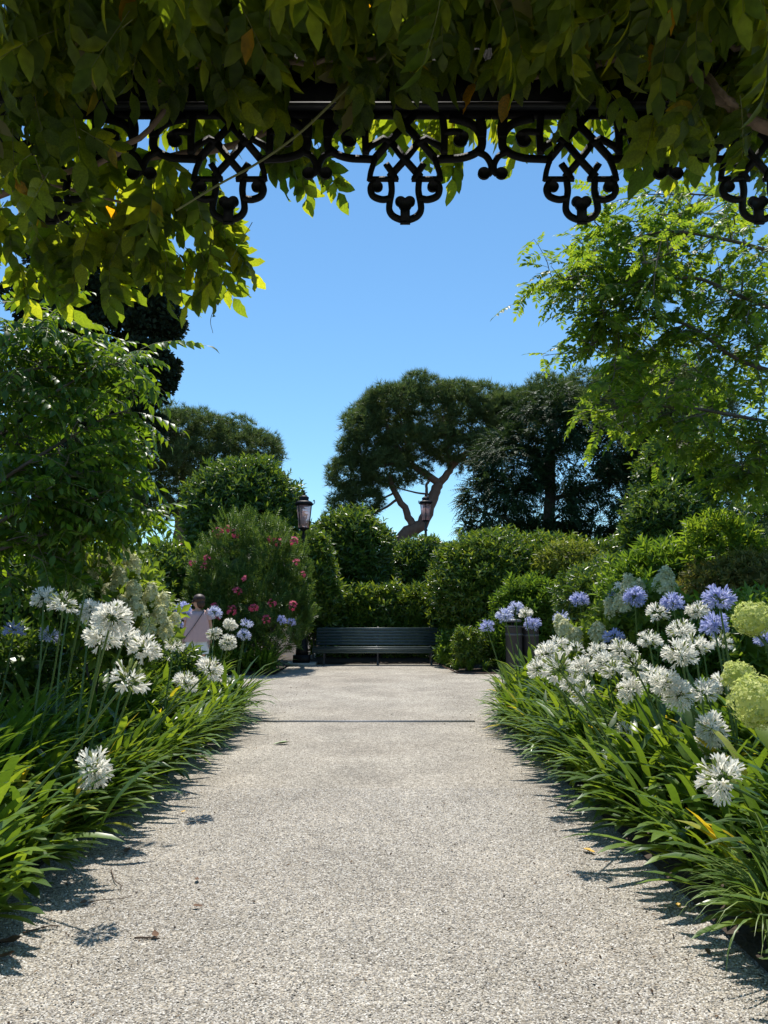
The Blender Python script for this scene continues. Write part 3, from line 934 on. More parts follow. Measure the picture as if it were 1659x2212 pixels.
for hs, lb in RBED: plant(hs, lb, 1)
plant([(609, 1340, 10.6, 'b'), (630, 1345, 10.5, 'b')], 'agapanthus with two small blue heads in front of the oleander', -1, base=(-2.6, 16.75), far=True)

def fill(x0, x1, y0, y1, step, poly, label, group, vis=.35, back=None):
    for y in np.arange(y0, y1, step * .95):
        for x in np.arange(x0, x1, step):
            p = np.array([x + rng.uniform(-.3, .3) * step, y + rng.uniform(-.3, .3) * step])
            if not inpoly(p[:1], p[1:], poly)[0]: continue
            if abs(p[0]) > .52 * p[1] + vis: continue
            if back and not back(p): continue
            if 0 < p[0] < RX + .45 + .06 * max(0., 5.5 - p[1]): continue
            if any((q[0] - p[0]) ** 2 + (q[1] - p[1]) ** 2 < .032 for q in taken): continue
            taken.append(p)
            if p[1] < 5.2:
                t = thing('agapanthus', label, 'plant', (p[0], p[1], zbed(*p)), group); put_leaves(t, 34)
            else:
                o = link('agapanthus', random.choice(CLUMP_ME), None, (p[0], p[1], zbed(*p)), label, 'plant', group)
                k = rng.uniform(.85, 1.08); o.scale = (k, k, k); o.rotation_euler = (0, 0, (-1.8 if p[0] < 0 else 1.8) + rng.normal() * .35)
for x, y0, y1, lab, grp in ((LX - .22, 2.5, 9.9, 'leafy agapanthus clump without flowers at the gravel edge, left of the path', 'flowerless agapanthus on the left edge'), (RX + .32, 2.2, 9.7, 'leafy agapanthus clump without flowers at the gravel edge, right of the path', 'flowerless agapanthus on the right edge')):
    for y in np.arange(y0, y1, .30):
        p = np.array([x + (.05 + .05 * max(0., 5.5 - y)) * (x > 0) + rng.normal() * .03, y + rng.normal() * .04])
        if abs(p[0]) > .52 * p[1] + .5: continue
        taken.append(p)
        if p[1] < 5.4:
            t = thing('agapanthus', lab, 'plant', (p[0], p[1], .05), grp); put_leaves(t, 32, .92, 0, .5)
        else:
            o = link('agapanthus', random.choice(CLUMP_ME), None, (p[0], p[1], .05), lab, 'plant', grp)
            k = rng.uniform(.8, .95); o.scale = (k, k, k * .9); o.rotation_euler = (0, 0, (-1.8 if x < 0 else 1.8) + rng.normal() * .3)
fill(-5.6, LX - .30, 2.5, 10.5, .36, BED_L, 'leafy agapanthus clump without flowers in the bed left of the path', 'flowerless agapanthus left of the path',
     back=lambda p: p[0] > -3.0 - .32 * max(0, p[1] - 6))
fill(RX + .45, 5.8, 2.2, 10.9, .37, BED_R, 'leafy agapanthus clump without flowers in the bed right of the path', 'flowerless agapanthus right of the path',
     back=lambda p: p[0] < 3.0 + .2 * (p[1] - 6))
for x, y in [(-2.55, 16.5), (-2.95, 16.55), (-3.35, 16.5), (-3.75, 16.6), (-4.2, 16.55), (-2.75, 16.9), (-3.2, 17.0), (-3.6, 16.95), (-4.7, 16.6), (-5.2, 16.55), (-2.5, 17.2)]:
    o = link('agapanthus', random.choice(CLUMP_ME), None, (x, y, .04), 'dark leafy agapanthus clump at the foot of the oleander', 'plant', 'agapanthus at the foot of the oleander')
    k = rng.uniform(1.0, 1.2); o.scale = (k, k, k); o.rotation_euler = (0, 0, 3.4 + rng.normal() * .7)

# pale arching grass at the lower right corner
def grassy(name, label, x, y, n, L0, L1, wd, mat):
    t = thing(name, label, 'plant', (x, y, .05))
    g = Geo()
    for _ in range(n):
        a = rng.uniform(0, 6.283); c, s = math.cos(a), math.sin(a); L = rng.uniform(L0, L1)
        lf = strap(L, wd, aga_curve(L, math.radians(rng.uniform(60, 88)), math.radians(rng.uniform(60, 150))), 7, .1, lambda q: max(.05, (1 - q ** 2.2)))
        r = rng.uniform(0, .06) ** 1
        g.merge(lf, np.array([[c, -s, 0], [s, c, 0], [0, 0, 1]]), (x + r * c, y + r * s, .05))
    g.build('foliage', mat, t, True, kind='stuff')
grassy('lilyturf', 'pale green arching lilyturf tuft at the lower right corner', 1.52, 3.08, 170, .35, .6, .011, M['grass'])
grassy('lilyturf', 'pale green lilyturf tuft just behind the one in the lower right corner', 1.72, 3.32, 130, .35, .55, .011, M['grass'])

# ------------------------------------------------------------------ shrubs and trees
def lobes_px(spec):
    """(px, py, rx_px, ry_px, Y, depth radius) -> centres, radii"""
    C, R = [], []
    for px, py, rx, ry, Y, rd in spec:
        s = Y / F
        C.append(at(px, py, Y)); R.append((rx * s, rd, ry * s * .985))
    return np.array(C), np.array(R)
def bumps(C, R, k, f, rmin=.18):
    """small lobes on the surface of the big ones"""
    C2, R2 = [C], [R]
    for c, r in zip(C, R):
        d = rdir(k); d[:, 2] = np.where(rng.random(k) < .6, np.abs(d[:, 2]), d[:, 2])
        C2.append(c + d * r * rng.uniform(.72, .92, (k, 1)))
        R2.append(np.maximum(r[None] * f * rng.uniform(.6, 1.2, (k, 1)), rmin * .5))
    return np.concatenate(C2), np.concatenate(R2)
def shell(C, R, n, r0=.80, cut=.72, zmin=.05, face=True):
    """points near the outer surface of a union of ellipsoids, with outward normals"""
    area = (R[:, 0] * R[:, 2] + R[:, 0] * R[:, 1] + R[:, 1] * R[:, 2])
    P, N = [], []
    tot = 0
    while tot < n:
        i = rng.choice(len(C), n * 2, p=area / area.sum())
        d = rdir(n * 2); r = r0 + (1.03 - r0) * rng.random((n * 2, 1)) ** .6
        p = C[i] + d * R[i] * r
        nn = nrm(d / R[i])
        ok = p[:, 2] > zmin
        if face: ok &= (nn[:, 1] < .45)                   # the side hidden from every nearby viewpoint is left thin
        for c, rr in zip(C, R):
            ok &= ~((np.sum(((p - c) / rr) ** 2, 1) < cut * cut))
        P.append(p[ok]); N.append(nn[ok]); tot += ok.sum()
        if ok.sum() == 0: break
    return np.concatenate(P)[:n], np.concatenate(N)[:n]

def rosette(n=6, L=1., W=.34, spread=.75, tip=True):
    g = Geo(); lf = leaf2(1, W, .08, .1)
    a = np.arange(n) * 2.4 + rng.uniform(0, 6)
    z = np.linspace(0, .55, n)
    D = np.stack([np.cos(a) * spread, np.sin(a) * spread, np.linspace(.3, 1.1, n)], -1)
    g.scatter(lf, frame(D, np.tile([0, 0, 1.], (n, 1)) - .2 * D), np.stack([z * 0, z * 0, z], -1), rng.uniform(.8, 1.1, n))
    return g
ROS = [rosette() for _ in range(5)]
ROS_L = [rosette(8, W=.26, spread=.6) for _ in range(4)]

def bush(name, label, cat, spec, mat, n, leaf, k=26, f=.26, tpl=None, group=None, upbias=.5, sub=True, cut=.74, r0=.74, stems=3, core=True, face=True):
    C, R = lobes_px(spec)
    base = np.array([C[:, 0].mean(), C[:, 1].mean(), 0.])
    t = thing(name, label, cat, base, group)
    C2, R2 = bumps(C, R, k, f) if k else (C, R)
    P, N = shell(C2, R2, n, r0, cut, face=face)
    up = nrm(N + np.array([0, -.1, upbias]) + rng.normal(size=N.shape) * .38)
    g = Geo()
    tpl = tpl or ROS
    pk = rng.integers(0, len(tpl), len(P))
    # template axis is +Z: build frames whose third column is 'up'
    x = nrm(np.cross(up, rng.normal(size=up.shape))); y = np.cross(up, x)
    RR = np.stack([x, y, up], -1)
    sc = leaf * 1.22 * rng.uniform(.7, 1.3, len(P))
    P = P + N * (rng.random((len(P), 1)) ** 6) * leaf * 1.6
    for q in range(len(tpl)):
        m = pk == q
        g.scatter(tpl[q], RR[m], P[m], sc[m])
    g.build('foliage', mat, t, kind='stuff')
    if core:                                              # hidden solid ellipsoids, added to stop light leaking through the leaves
        gi = Geo()
        for c, r in zip(C, R): sphere(gi, c, r * .72, 12, 8)
        o = gi.build('light_blocker', mat, t, kind='stuff')
    for q in range(stems):
        c = C[q % len(C)]
        g = Geo(); b = base + np.array([rng.normal() * .15, rng.normal() * .15, -.02])
        tube(g, crom([b, (b + c) / 2 + rng.normal(size=3) * .08, c], 4), [min(.05, leaf * .16), .012], 6)
        g.build('stem', M['bark_grey'], t, True)
    return t

bush('domed_shrub', 'tall domed clipped evergreen shrub behind the oleander', 'bush', [(525, 1112, 116, 112, 21.5, 1.5), (525, 1230, 118, 150, 21.5, 1.5)], M['laurel'], 5400, .16, 40, .20)
bush('clipped_shrub', 'narrow clipped shrub right behind the lamp post beside the bench', 'bush', [(672, 1230, 42, 75, 20.6, .6), (690, 1300, 40, 60, 20.6, .6)], M['pitto'], 1500, .13, 22, .28)
bush('round_shrub', 'rounded dark evergreen shrub left of the middle, behind the bench', 'bush', [(752, 1196, 84, 84, 23, 1.2), (752, 1280, 90, 100, 23, 1.2)], M['laurel'], 4200, .15, 34, .24)
bush('round_shrub', 'smaller rounded shrub in front of the rear lamp post', 'bush', [(912, 1236, 68, 66, 25, 1.0), (912, 1300, 72, 80, 25, 1.0)], M['laurel'], 3000, .14, 30, .24)
bush('clipped_bush', 'big broad clipped bush right of the bench', 'bush', [(1075, 1272, 138, 116, 19.8, 1.5), (1190, 1262, 105, 100, 19.8, 1.4), (1068, 1350, 92, 80, 19.6, 1.1)], M['pitto'], 7400, .125, 44, .18)
bush('hedge', 'low leafy hedge right behind the bench', 'hedge', [(715, 1325, 45, 46, 21.05, .45), (775, 1322, 45, 46, 21.05, .45), (835, 1322, 45, 44, 21.05, .45), (900, 1325, 45, 46, 21.05, .45), (945, 1330, 30, 45, 21.05, .4), (740, 1388, 60, 34, 20.75, .3), (850, 1388, 70, 34, 20.75, .3), (930, 1388, 50, 34, 20.75, .3)],
     M['pitto'], 3000, .14, 12, .35)
bush('ball_bush', 'small clipped ball bush beside the litter bins', 'bush', [(1013, 1396, 27, 30, 17.2, .3)], M['pitto'], 700, .075, 10, .25, upbias=.2)
bush('small_shrub', 'small loose light green shrub at the end of the bench', 'bush', [(972, 1402, 13, 24, 18.6, .2), (976, 1420, 15, 18, 18.4, .2)], M['bright'], 220, .11, 8, .4, core=False)
bush('yellow_shrub', 'yellow green shrub growing against the big clipped bush', 'bush', [(1228, 1222, 62, 38, 18.2, .6), (1290, 1262, 55, 40, 17.5, .6)], M['yellowish'], 1800, .10, 20, .3)
bush('leafy_shrub', 'mid green shrub behind the litter bins', 'bush', [(1150, 1322, 75, 55, 17.8, .7), (1110, 1390, 60, 50, 17.6, .5)], M['bright'], 1800, .13, 18, .35, ROS_L)
bush('leafy_shrub', 'dark green shrub between the yellow shrub and the blue agapanthus', 'bush', [(1290, 1300, 75, 65, 13.5, .8), (1330, 1255, 60, 45, 14, .7)], M['laurel'], 2600, .085, 24, .28)
bush('leafy_shrub', 'bright green leafy shrub behind the cream panicles', 'bush', [(1440, 1250, 85, 52, 11.5, .8), (1390, 1290, 70, 60, 11.3, .7)], M['bright'], 1500, .115, 18, .32, ROS_L)
bush('bronze_shrub', 'bronze tipped yellowish shrub at the right edge', 'bush', [(1620, 1258, 85, 48, 9.5, .7), (1540, 1275, 60, 45, 9.8, .6)], M['bronze'], 1900, .065, 20, .3)
bush('young_tree', 'young leafy sapling with upright shoots in front of the dark laurel', 'tree', [(1545, 1195, 48, 70, 10.5, .5), (1600, 1225, 50, 50, 10.3, .5)], M['rob'], 520, .10, 10, .4, ROS_L, core=False)
bush('laurel_tree', 'glossy dark laurel at the right behind the sapling', 'tree', [(1465, 1040, 75, 95, 21, 1.2), (1440, 1150, 80, 90, 20, 1.2)], M['laurel'], 3800, .16, 40, .2)
bush('shady_shrub', 'dark dense shrub at the left edge behind the agapanthus', 'bush', [(30, 1290, 130, 120, 9.5, 1.1), (120, 1370, 110, 90, 9.2, .9), (-90, 1350, 120, 150, 9, 1)], M['laurel'], 3800, .10, 30, .25)
bush('shady_shrub', 'dark low shrub behind the tall white agapanthus, under the cream hydrangea', 'bush', [(160, 1430, 130, 60, 8.9, .5), (10, 1450, 120, 60, 7.8, .5), (330, 1440, 90, 45, 9.4, .5)], M['laurel'], 1600, .09, 20, .3)
bush('leafy_shrub', 'green shrub between the right hydrangea and the lime balls', 'bush', [(1560, 1400, 90, 75, 7.6, .6), (1660, 1390, 80, 90, 7.0, .6), (1480, 1430, 70, 55, 7.8, .5)], M['bright'], 1500, .085, 20, .3)
bush('background_hedge', 'dark hedge between the cream hydrangea and the oleander', 'hedge', [(350, 1262, 80, 75, 19, 1.0), (300, 1330, 100, 90, 18.5, 1), (430, 1320, 60, 120, 19.5, .8)], M['laurel'], 2700, .15, 26, .25)
bush('background_hedge', 'dark hedge behind the left hand shrubs', 'hedge', [(120, 1290, 160, 110, 17, 1.2), (-60, 1270, 160, 140, 16, 1.2), (250, 1310, 110, 80, 17, 1)], M['laurel'], 2800, .15, 30, .22)
bush('background_hedge', 'dark hedge under the conifer behind the big clipped bush', 'hedge', [(1350, 1260, 150, 90, 22.5, 1.2), (1550, 1270, 170, 110, 19, 1.2), (1720, 1230, 150, 180, 18, 1.2)], M['laurel'], 3200, .15, 30, .22)

# oleander
def oleander(name, label, spec, n, flowers, ls=.11):
    C, R = lobes_px(spec)
    base = np.array([C[:, 0].mean(), C[:, 1].mean(), 0.])
    t = thing(name, label, 'bush', base)
    sh = []
    for _ in range(4):
        g = Geo(); k = 18
        a = np.arange(k) * 2.1; z = np.linspace(0, 1, k)
        D = np.stack([np.cos(a) * .8, np.sin(a) * .8, .45 + z * .8], -1)
        g.scatter(leaf2(1, .21, .05, .12), frame(D, np.tile([0, 0, 1.], (k, 1))), np.stack([z * 0, z * 0, z], -1) * 2.3, rng.uniform(.8, 1.1, k))
        sh.append(g)
    C2, R2 = bumps(C, R, 16, .42)
    P, N = shell(C2, R2, n, .62, .62)
    P = P + np.array([0, 0, 1.]) * (rng.random((len(P), 1)) ** 5) * .35 * (N[:, 2:3] > 0)
    up = nrm(N * .7 + np.array([0, 0, .8]) + rng.normal(size=N.shape) * .32)
    x = nrm(np.cross(up, rng.normal(size=up.shape))); RR = np.stack([x, np.cross(up, x), up], -1)
    g = Geo(); pk = rng.integers(0, 4, len(P)); sc = ls * rng.uniform(.8, 1.2, len(P))
    for q in range(4): g.scatter(sh[q], RR[pk == q], P[pk == q] - up[pk == q] * .15, sc[pk == q])
    g.build('foliage', M['ole'], t, kind='stuff')
    gi = Geo()
    for c, r in zip(C, R): sphere(gi, c, r * .36, 12, 8)
    gi.build('light_blocker', M['ole'], t, kind='stuff')  # unseen solid core added so no light comes through the shoots
    pet = Geo()
    for k in range(5):
        a = k * 1.2566; c, s = math.cos(a), math.sin(a)
        pet.add([(0, 0, 0), (.5 * c - .28 * s, .5 * s + .28 * c, .25), (c, s, .3), (.5 * c + .28 * s, .5 * s - .28 * c, .25)], [(0, 1, 2, 3)])
    for px, py, r, k in flowers:
        g = Geo()
        Y = min(c[1] - rr[1] * math.sqrt(max(0.05, 1 - min(.95, ((at(px, py, c[1])[0] - c[0]) / rr[0]) ** 2 + ((at(px, py, c[1])[2] - c[2]) / rr[2]) ** 2))) for c, rr in zip(C, R)) - .32
        c = at(px, py, Y); q = rdir(k) * r * Y / F
        d = nrm(q + np.array([0, -.06, .05])); x = nrm(np.cross(d, rng.normal(size=d.shape)))
        g.scatter(pet, np.stack([x, np.cross(d, x), d], -1), c + q, rng.uniform(.036, .054, k))
        g.build('blossom', M['pink'], t)
    for q in range(5):
        g = Geo(); b = base + np.array([rng.normal() * .3, rng.normal() * .2, 0])
        tube(g, [b, b + np.array([rng.normal() * .3, 0, 1.2])], [.03, .015], 6); g.build('stem', M['bark_grey'], t)
oleander('oleander', 'tall oleander with narrow leaves and pink blossoms left of the bench', [(535, 1232, 112, 98, 17.8, 1.1), (560, 1330, 112, 90, 17.6, 1.0), (470, 1310, 70, 90, 17.8, .9), (630, 1310, 42, 80, 18.2, .6)], 1900,
         [(470, 1150, 10, 14), (510, 1152, 9, 12), (492, 1142, 6, 8), (600, 1172, 9, 10), (634, 1168, 8, 12), (585, 1165, 6, 7), (415, 1215, 6, 8), (440, 1222, 5, 6), (447, 1206, 6, 8), (512, 1277, 8, 12), (463, 1310, 6, 9), (540, 1313, 7, 10),
          (500, 1318, 9, 14), (588, 1302, 7, 9), (632, 1308, 8, 12), (575, 1338, 7, 10), (530, 1250, 5, 6), (555, 1310, 6, 8), (640, 1215, 6, 7), (470, 1332, 5, 7), (655, 1240, 5, 5)])
oleander('oleander', 'distant pink oleander showing above the dark hedge at the left', [(372, 1212, 40, 34, 20, .5)], 90, [(385, 1180, 8, 12), (392, 1190, 6, 8), (360, 1186, 5, 6)])

# hydrangeas
flo = Geo()
for k in range(4):
    a = k * math.pi / 2; c, s = math.cos(a), math.sin(a)
    flo.add([(0, 0, 0)] + [(u * c - v * s, u * s + v * c, z) for u, v, z in ((.38, .30, .14), (.82, .34, .24), (1.02, 0, .16), (.82, -.34, .24), (.38, -.30, .14))], [(0, 1, 2, 3), (0, 3, 4, 5)])
def panicle_geo(n=130, r=.062, h=.13):
    z = rng.random(n) ** .8; a = rng.uniform(0, 6.283, n); rr = r * (1 - z ** 1.6 * .75) * np.sqrt(rng.uniform(.5, 1, n))
    P = np.stack([rr * np.cos(a), rr * np.sin(a), z * h], -1)
    d = nrm(np.stack([np.cos(a), np.sin(a), .2 + z], -1) + rng.normal(size=(n, 3)) * .3)
    x = nrm(np.cross(d, rng.normal(size=d.shape)))
    return Geo().scatter(flo, np.stack([x, np.cross(d, x), d], -1), P + rng.normal(size=(n, 3)) * .006, rng.uniform(.012, .021, n))
PAN = [panicle_geo().mesh('flower_panicle', M['cream']) for _ in range(4)]
def hydrangea(label, spec, n, leaf, pans, size=1.0):
    t = bush('hydrangea', label, 'bush', spec, M['hyd_leaf'], n, leaf, 18, .32, [rosette(6, W=.5, spread=.9) for _ in range(4)], core=True, cut=.6, stems=5)
    for px, py, Y, ax, k in pans:
        c = at(px, py, Y)
        o = link('flower_panicle', random.choice(PAN), t, tuple(Vector(c) - t.location))
        o.rotation_euler = Vector((ax, -.25 + rng.normal() * .15, 1)).to_track_quat('Z', 'Y').to_euler()
        o.scale = (k * size,) * 3
hydrangea('large hydrangea with loose cream flower panicles behind the tall white agapanthus', [(262, 1350, 78, 78, 7.6, .5), (240, 1255, 62, 55, 7.9, .45), (318, 1350, 30, 50, 7.7, .3), (160, 1240, 30, 40, 8, .3)], 620, .10,
          [(262, 1212, 7.4, .2, 1.3), (232, 1232, 7.35, -.2, 1.2), (284, 1235, 7.4, .3, 1.2), (212, 1262, 7.4, -.4, 1.1), (258, 1266, 7.25, .0, 1.2), (194, 1228, 7.5, -.3, 1.0), (160, 1225, 7.6, -.2, 1.0), (148, 1250, 7.6, -.3, 1.0), (292, 1292, 7.1, -.1, 1.2), (326, 1302, 7.2, .1, 1.2),
           (350, 1318, 7.25, .2, 1.1), (303, 1332, 7.0, -.3, 1.2), (340, 1348, 7.15, .3, 1.2), (318, 1376, 7.1, .1, 1.2), (354, 1380, 7.25, .3, 1.1), (238, 1300, 7.2, -.2, 1.2), (372, 1352, 7.4, .4, .9), (270, 1320, 7.05, -.2, 1.0)], 1.12)
hydrangea('hydrangea with pointed cream panicles among the blue agapanthus', [(1385, 1340, 75, 55, 8.2, .5), (1300, 1390, 60, 45, 8.5, .4), (1450, 1370, 60, 60, 8, .4)], 520, .09,
          [(1360, 1285, 7.7, -.1, 1.35), (1378, 1290, 7.8, .1, 1.2), (1432, 1280, 7.7, .1, 1.7), (1345, 1320, 7.7, -.2, 1.3), (1325, 1330, 7.9, -.3, 1.2), (1300, 1385, 7.9, -.2, 1.3), (1285, 1378, 8.0, 0, 1.1), (1222, 1378, 8.3, -.1, 1.4), (1240, 1390, 8.2, .2, 1.2), (1212, 1360, 8.4, -.2, 1.1)], 1.1)
def ballhead(n=430):
    d = rdir(n); q = nrm(d + rng.normal(size=d.shape) * .38)
    lump = 1 + .07 * np.sin(3 * d[:, :1] * 2 + 1) * np.cos(4 * d[:, 1:2] + 2 * d[:, 2:])
    x = nrm(np.cross(q, rng.normal(size=d.shape)))
    g = Geo().scatter(flo, np.stack([x, np.cross(q, x), q], -1), d * lump * rng.uniform(.80, 1.02, (n, 1)), rng.uniform(.085, .135, n))
    sphere(g, (0, 0, 0), .78, 14, 9)
    return g
t = thing('snowball_hydrangea', 'hydrangea with three lime green ball heads at the right edge', 'bush', (2.25, 3.75, .06))
BH = [ballhead().mesh('flower_head', M['lime']) for _ in range(2)]
for px, py, r, Y in ((1626, 1337, 40, 3.75), (1596, 1463, 36, 3.9), (1637, 1515, 58, 3.2)):
    c = at(px, py, Y); k = r * Y / F
    o = link('flower_head', BH[0 if r > 50 else 1], t, tuple(Vector(c) - t.location)); o.scale = (k, k, k * .95); o.rotation_euler = (rng.uniform(0, 6), 0, rng.uniform(0, 6))
    g = Geo(); b = np.array([2.25, 3.75, .06]); tube(g, crom([b, (b + c) / 2 + np.array([.12, 0, .1]), c - np.array([0, 0, k * .6])], 5), [.010, .006], 6); g.build('stem', M['aga_stalk'], t, True)
hl = strap(1, .55, lambda q: (q, -.3 * q * q), 5, .12, lanc).mesh('leaf', M['hyd_leaf'], True)
for _ in range(34):
    o = link('leaf', hl, t, (rng.uniform(-.35, .5), rng.uniform(-.35, .4), rng.uniform(.25, .85))); k = rng.uniform(.1, .16); o.scale = (k, k, k)
    o.rotation_euler = (rng.uniform(-.5, .6), rng.uniform(-.3, .3), rng.uniform(0, 6.28))

# trees ------------------------------------------------------------
def tree_limbs(t, limbs, Y, mat):
    for i, (pts, r0, r1) in enumerate(limbs):
        g = Geo()
        p = [at(q[0], q[1], Y + (q[2] if len(q) > 2 else 0)) for q in pts]
        p = crom(p, 5)
        p = p + rng.normal(size=p.shape) * min(.03, r1 * .25)
        tube(g, p, [r0 * .85, r1 * .85], 9)
        g.build('trunk' if i == 0 else 'limb', mat, t, True)
tuft = []
for _ in range(4):
    g = Geo(); k = 16
    d = nrm(np.stack([rng.normal(size=k) * .62, rng.normal(size=k) * .62, rng.uniform(.15, 1.1, k)], -1))
    s = nrm(np.cross(d, rng.normal(size=(k, 3)))) * .040
    V = np.stack([-s, s, d * rng.uniform(.7, 1.1, (k, 1))], 1).reshape(-1, 3)
    g.add(V, np.arange(3 * k).reshape(-1, 3)); tuft.append(g)
def needle_crown(t, spec, n, sz, mat, k, f, cut, r0, name='crown', up=.75, tpl=tuft, jit=.35, zmin=1.0, clump=None):
    C, R = lobes_px(spec)
    if clump:                                             # rounded needle clumps sitting on a hollow crown
        cs_, rs_ = [], []
        for c, r in zip(C, R):
            kk = max(3, int(k * (r[0] * r[2]) ** .5 / 2.0))
            d = rdir(kk); d[:, 2] = np.where(rng.random(kk) < .68, np.abs(d[:, 2]), d[:, 2])
            cs_.append(c + d * r * rng.uniform(.5, .98, (kk, 1)))
            q = clump * rng.uniform(.6, 1.25, (kk, 1)); rs_.append(q * np.array([[1.05, 1.05, .85]]))
        C2, R2 = np.concatenate(cs_), np.concatenate(rs_)
        P, N = shell(C2, R2, n, r0, .55, zmin, face=False)
        inside = np.zeros(len(P), bool)
        for c, r in zip(C, R): inside |= np.sum(((P - c) / r) ** 2, 1) < .22
        P, N = P[~inside], N[~inside]
    else:
        C2, R2 = bumps(C, R, k, f)
        P, N = shell(C2, R2, n, r0, cut, zmin, face=False)
    u = nrm(N * .8 + np.array([0, 0, up]) + rng.normal(size=N.shape) * jit)
    x = nrm(np.cross(u, rng.normal(size=u.shape))); RR = np.stack([x, np.cross(u, x), u], -1)
    g = Geo(); pk = rng.integers(0, len(tpl), len(P)); sc = sz * rng.uniform(.7, 1.3, len(P))
    for q in range(len(tpl)): g.scatter(tpl[q], RR[pk == q], P[pk == q], sc[pk == q])
    return g.build(name, mat, t, kind='stuff')
YP = 45.
b0 = at(872, 1330, YP)
t = thing('stone_pine', 'umbrella shaped stone pine with forked trunk behind the rear lamp post', 'tree', (b0[0], YP, 0))
tree_limbs(t, [([(860, 1380), (864, 1178), (912, 1132), (935, 1075), (949, 1044)], .55, .34),
               ([(894, 1145), (880, 1108), (850, 1055), (838, 1025)], .30, .16), ([(949, 1044), (891, 1004), (854, 957), (835, 920)], .28, .12), ([(949, 1044), (974, 1008), (965, 960), (955, 900)], .28, .12),
               ([(974, 1008), (1032, 957), (1060, 910)], .24, .10), ([(905, 1010), (870, 1000), (840, 1003), (800, 1010)], .12, .06), ([(935, 1070), (890, 1062), (850, 1050)], .08, .04), ([(921, 1080), (922, 1050), (930, 1035)], .12, .08),
               ([(855, 1080), (830, 1098), (795, 1110), (780, 1120)], .10, .04), ([(850, 1065), (820, 1080), (800, 1080)], .08, .03), ([(960, 950), (985, 940), (1020, 940)], .10, .05), ([(880, 985), (870, 930), (860, 880)], .12, .06)], YP, M['bark'])
needle_crown(t, [(925, 905, 140, 78, YP, 4.0), (822, 935, 62, 76, YP, 2.4), (1015, 920, 84, 76, YP, 3), (880, 900, 110, 66, YP, 3), (845, 1022, 66, 26, YP, 1.6), (765, 1032, 34, 20, YP, 1), (780, 980, 34, 34, YP, 1.2), (800, 1088, 34, 18, YP, .8),
                 (748, 1100, 11, 9, YP, .4), (1050, 960, 45, 45, YP, 2), (905, 968, 80, 34, YP - .5, 2), (1000, 978, 55, 26, YP, 1.6)], 13000, .42, M['pine'], 38, .17, .66, .35, clump=.95)
YP = 48.
b0 = at(395, 1330, YP)
t = thing('stone_pine', 'stone pine with a low broad crown left of the domed shrub', 'tree', (b0[0], YP, 0))
tree_limbs(t, [([(392, 1380), (390, 1170), (388, 1130), (392, 1085), (398, 1045)], .5, .3), ([(390, 1130), (370, 1080), (330, 1050), (290, 1045)], .28, .12), ([(398, 1045), (372, 1015), (340, 1000)], .22, .1), ([(398, 1045), (430, 1035), (460, 1020)], .2, .1),
               ([(400, 1055), (395, 1010), (400, 960)], .2, .1), ([(300, 1085), (340, 1080), (370, 1100)], .12, .05), ([(392, 1100), (420, 1070), (440, 1050)], .18, .08)], YP, M['bark'])
needle_crown(t, [(410, 945, 110, 60, YP, 3.5), (490, 980, 90, 55, YP, 3), (350, 985, 85, 60, YP, 3), (560, 985, 40, 36, YP, 1.4), (290, 1030, 50, 45, YP, 1.8), (430, 1000, 110, 45, YP - 1, 2.5), (320, 1090, 60, 22, YP, 1.2), (270, 1100, 30, 25, YP, 1)],
             9500, .42, M['pine'], 38, .17, .66, .35, clump=.95)
YP = 44.
b0 = at(1365, 1330, YP)
t = thing('stone_pine', 'stone pine behind the dark conifer, half hidden by the robinia', 'tree', (b0[0], YP, 0))
tree_limbs(t, [([(1362, 1400), (1362, 1150), (1365, 1000), (1385, 965), (1410, 930)], .5, .25), ([(1365, 1000), (1375, 960), (1400, 900), (1420, 840)], .3, .12), ([(1410, 930), (1450, 890), (1480, 850)], .2, .1), ([(1370, 985), (1340, 930), (1310, 880)], .2, .1)], YP, M['bark'])
needle_crown(t, [(1410, 840, 110, 55, YP, 3.5), (1310, 860, 75, 48, YP, 2.5), (1480, 880, 90, 70, YP, 3), (1200, 880, 80, 46, YP, 2.5), (1130, 900, 60, 45, YP, 2), (1390, 900, 120, 50, YP - 1, 2.5)], 9500, .42, M['pine'], 38, .17, .66, .35, clump=.95)

# dark cypress at the left
cs = []
for _ in range(4):
    g = Geo(); k = 12
    d = nrm(np.stack([rng.normal(size=k) * .8, rng.normal(size=k) * .8, rng.uniform(-.1, 1, k)], -1))
    s = nrm(np.cross(d, rng.normal(size=(k, 3)))) * .21
    p0 = d * .2; p1 = d * .65; p2 = d * rng.uniform(.8, 1.05, (k, 1))
    V = np.stack([p0, p1 + s, p2, p1 - s], 1).reshape(-1, 3)
    g.add(V, np.arange(4 * k).reshape(-1, 4)); cs.append(g)
YP = 30.
b0 = at(190, 1330, YP)
t = thing('cypress', 'huge dark cypress rising behind the hanging wisteria at the left', 'tree', (b0[0], YP, 0))
tree_limbs(t, [([(165, 1420), (168, 1150), (180, 900), (170, 650), (160, 450)], .45, .2), ([(172, 930), (220, 850), (270, 760), (300, 700)], .14, .06), ([(170, 1000), (240, 950), (310, 900)], .14, .05), ([(175, 850), (210, 760), (250, 660)], .13, .06),
               ([(168, 1050), (130, 1000), (80, 980)], .12, .05), ([(180, 800), (240, 770), (300, 740)], .1, .04), ([(170, 1080), (220, 1040), (260, 1010)], .1, .04), ([(172, 700), (230, 640), (280, 600)], .1, .05)], YP, M['bark_grey'])
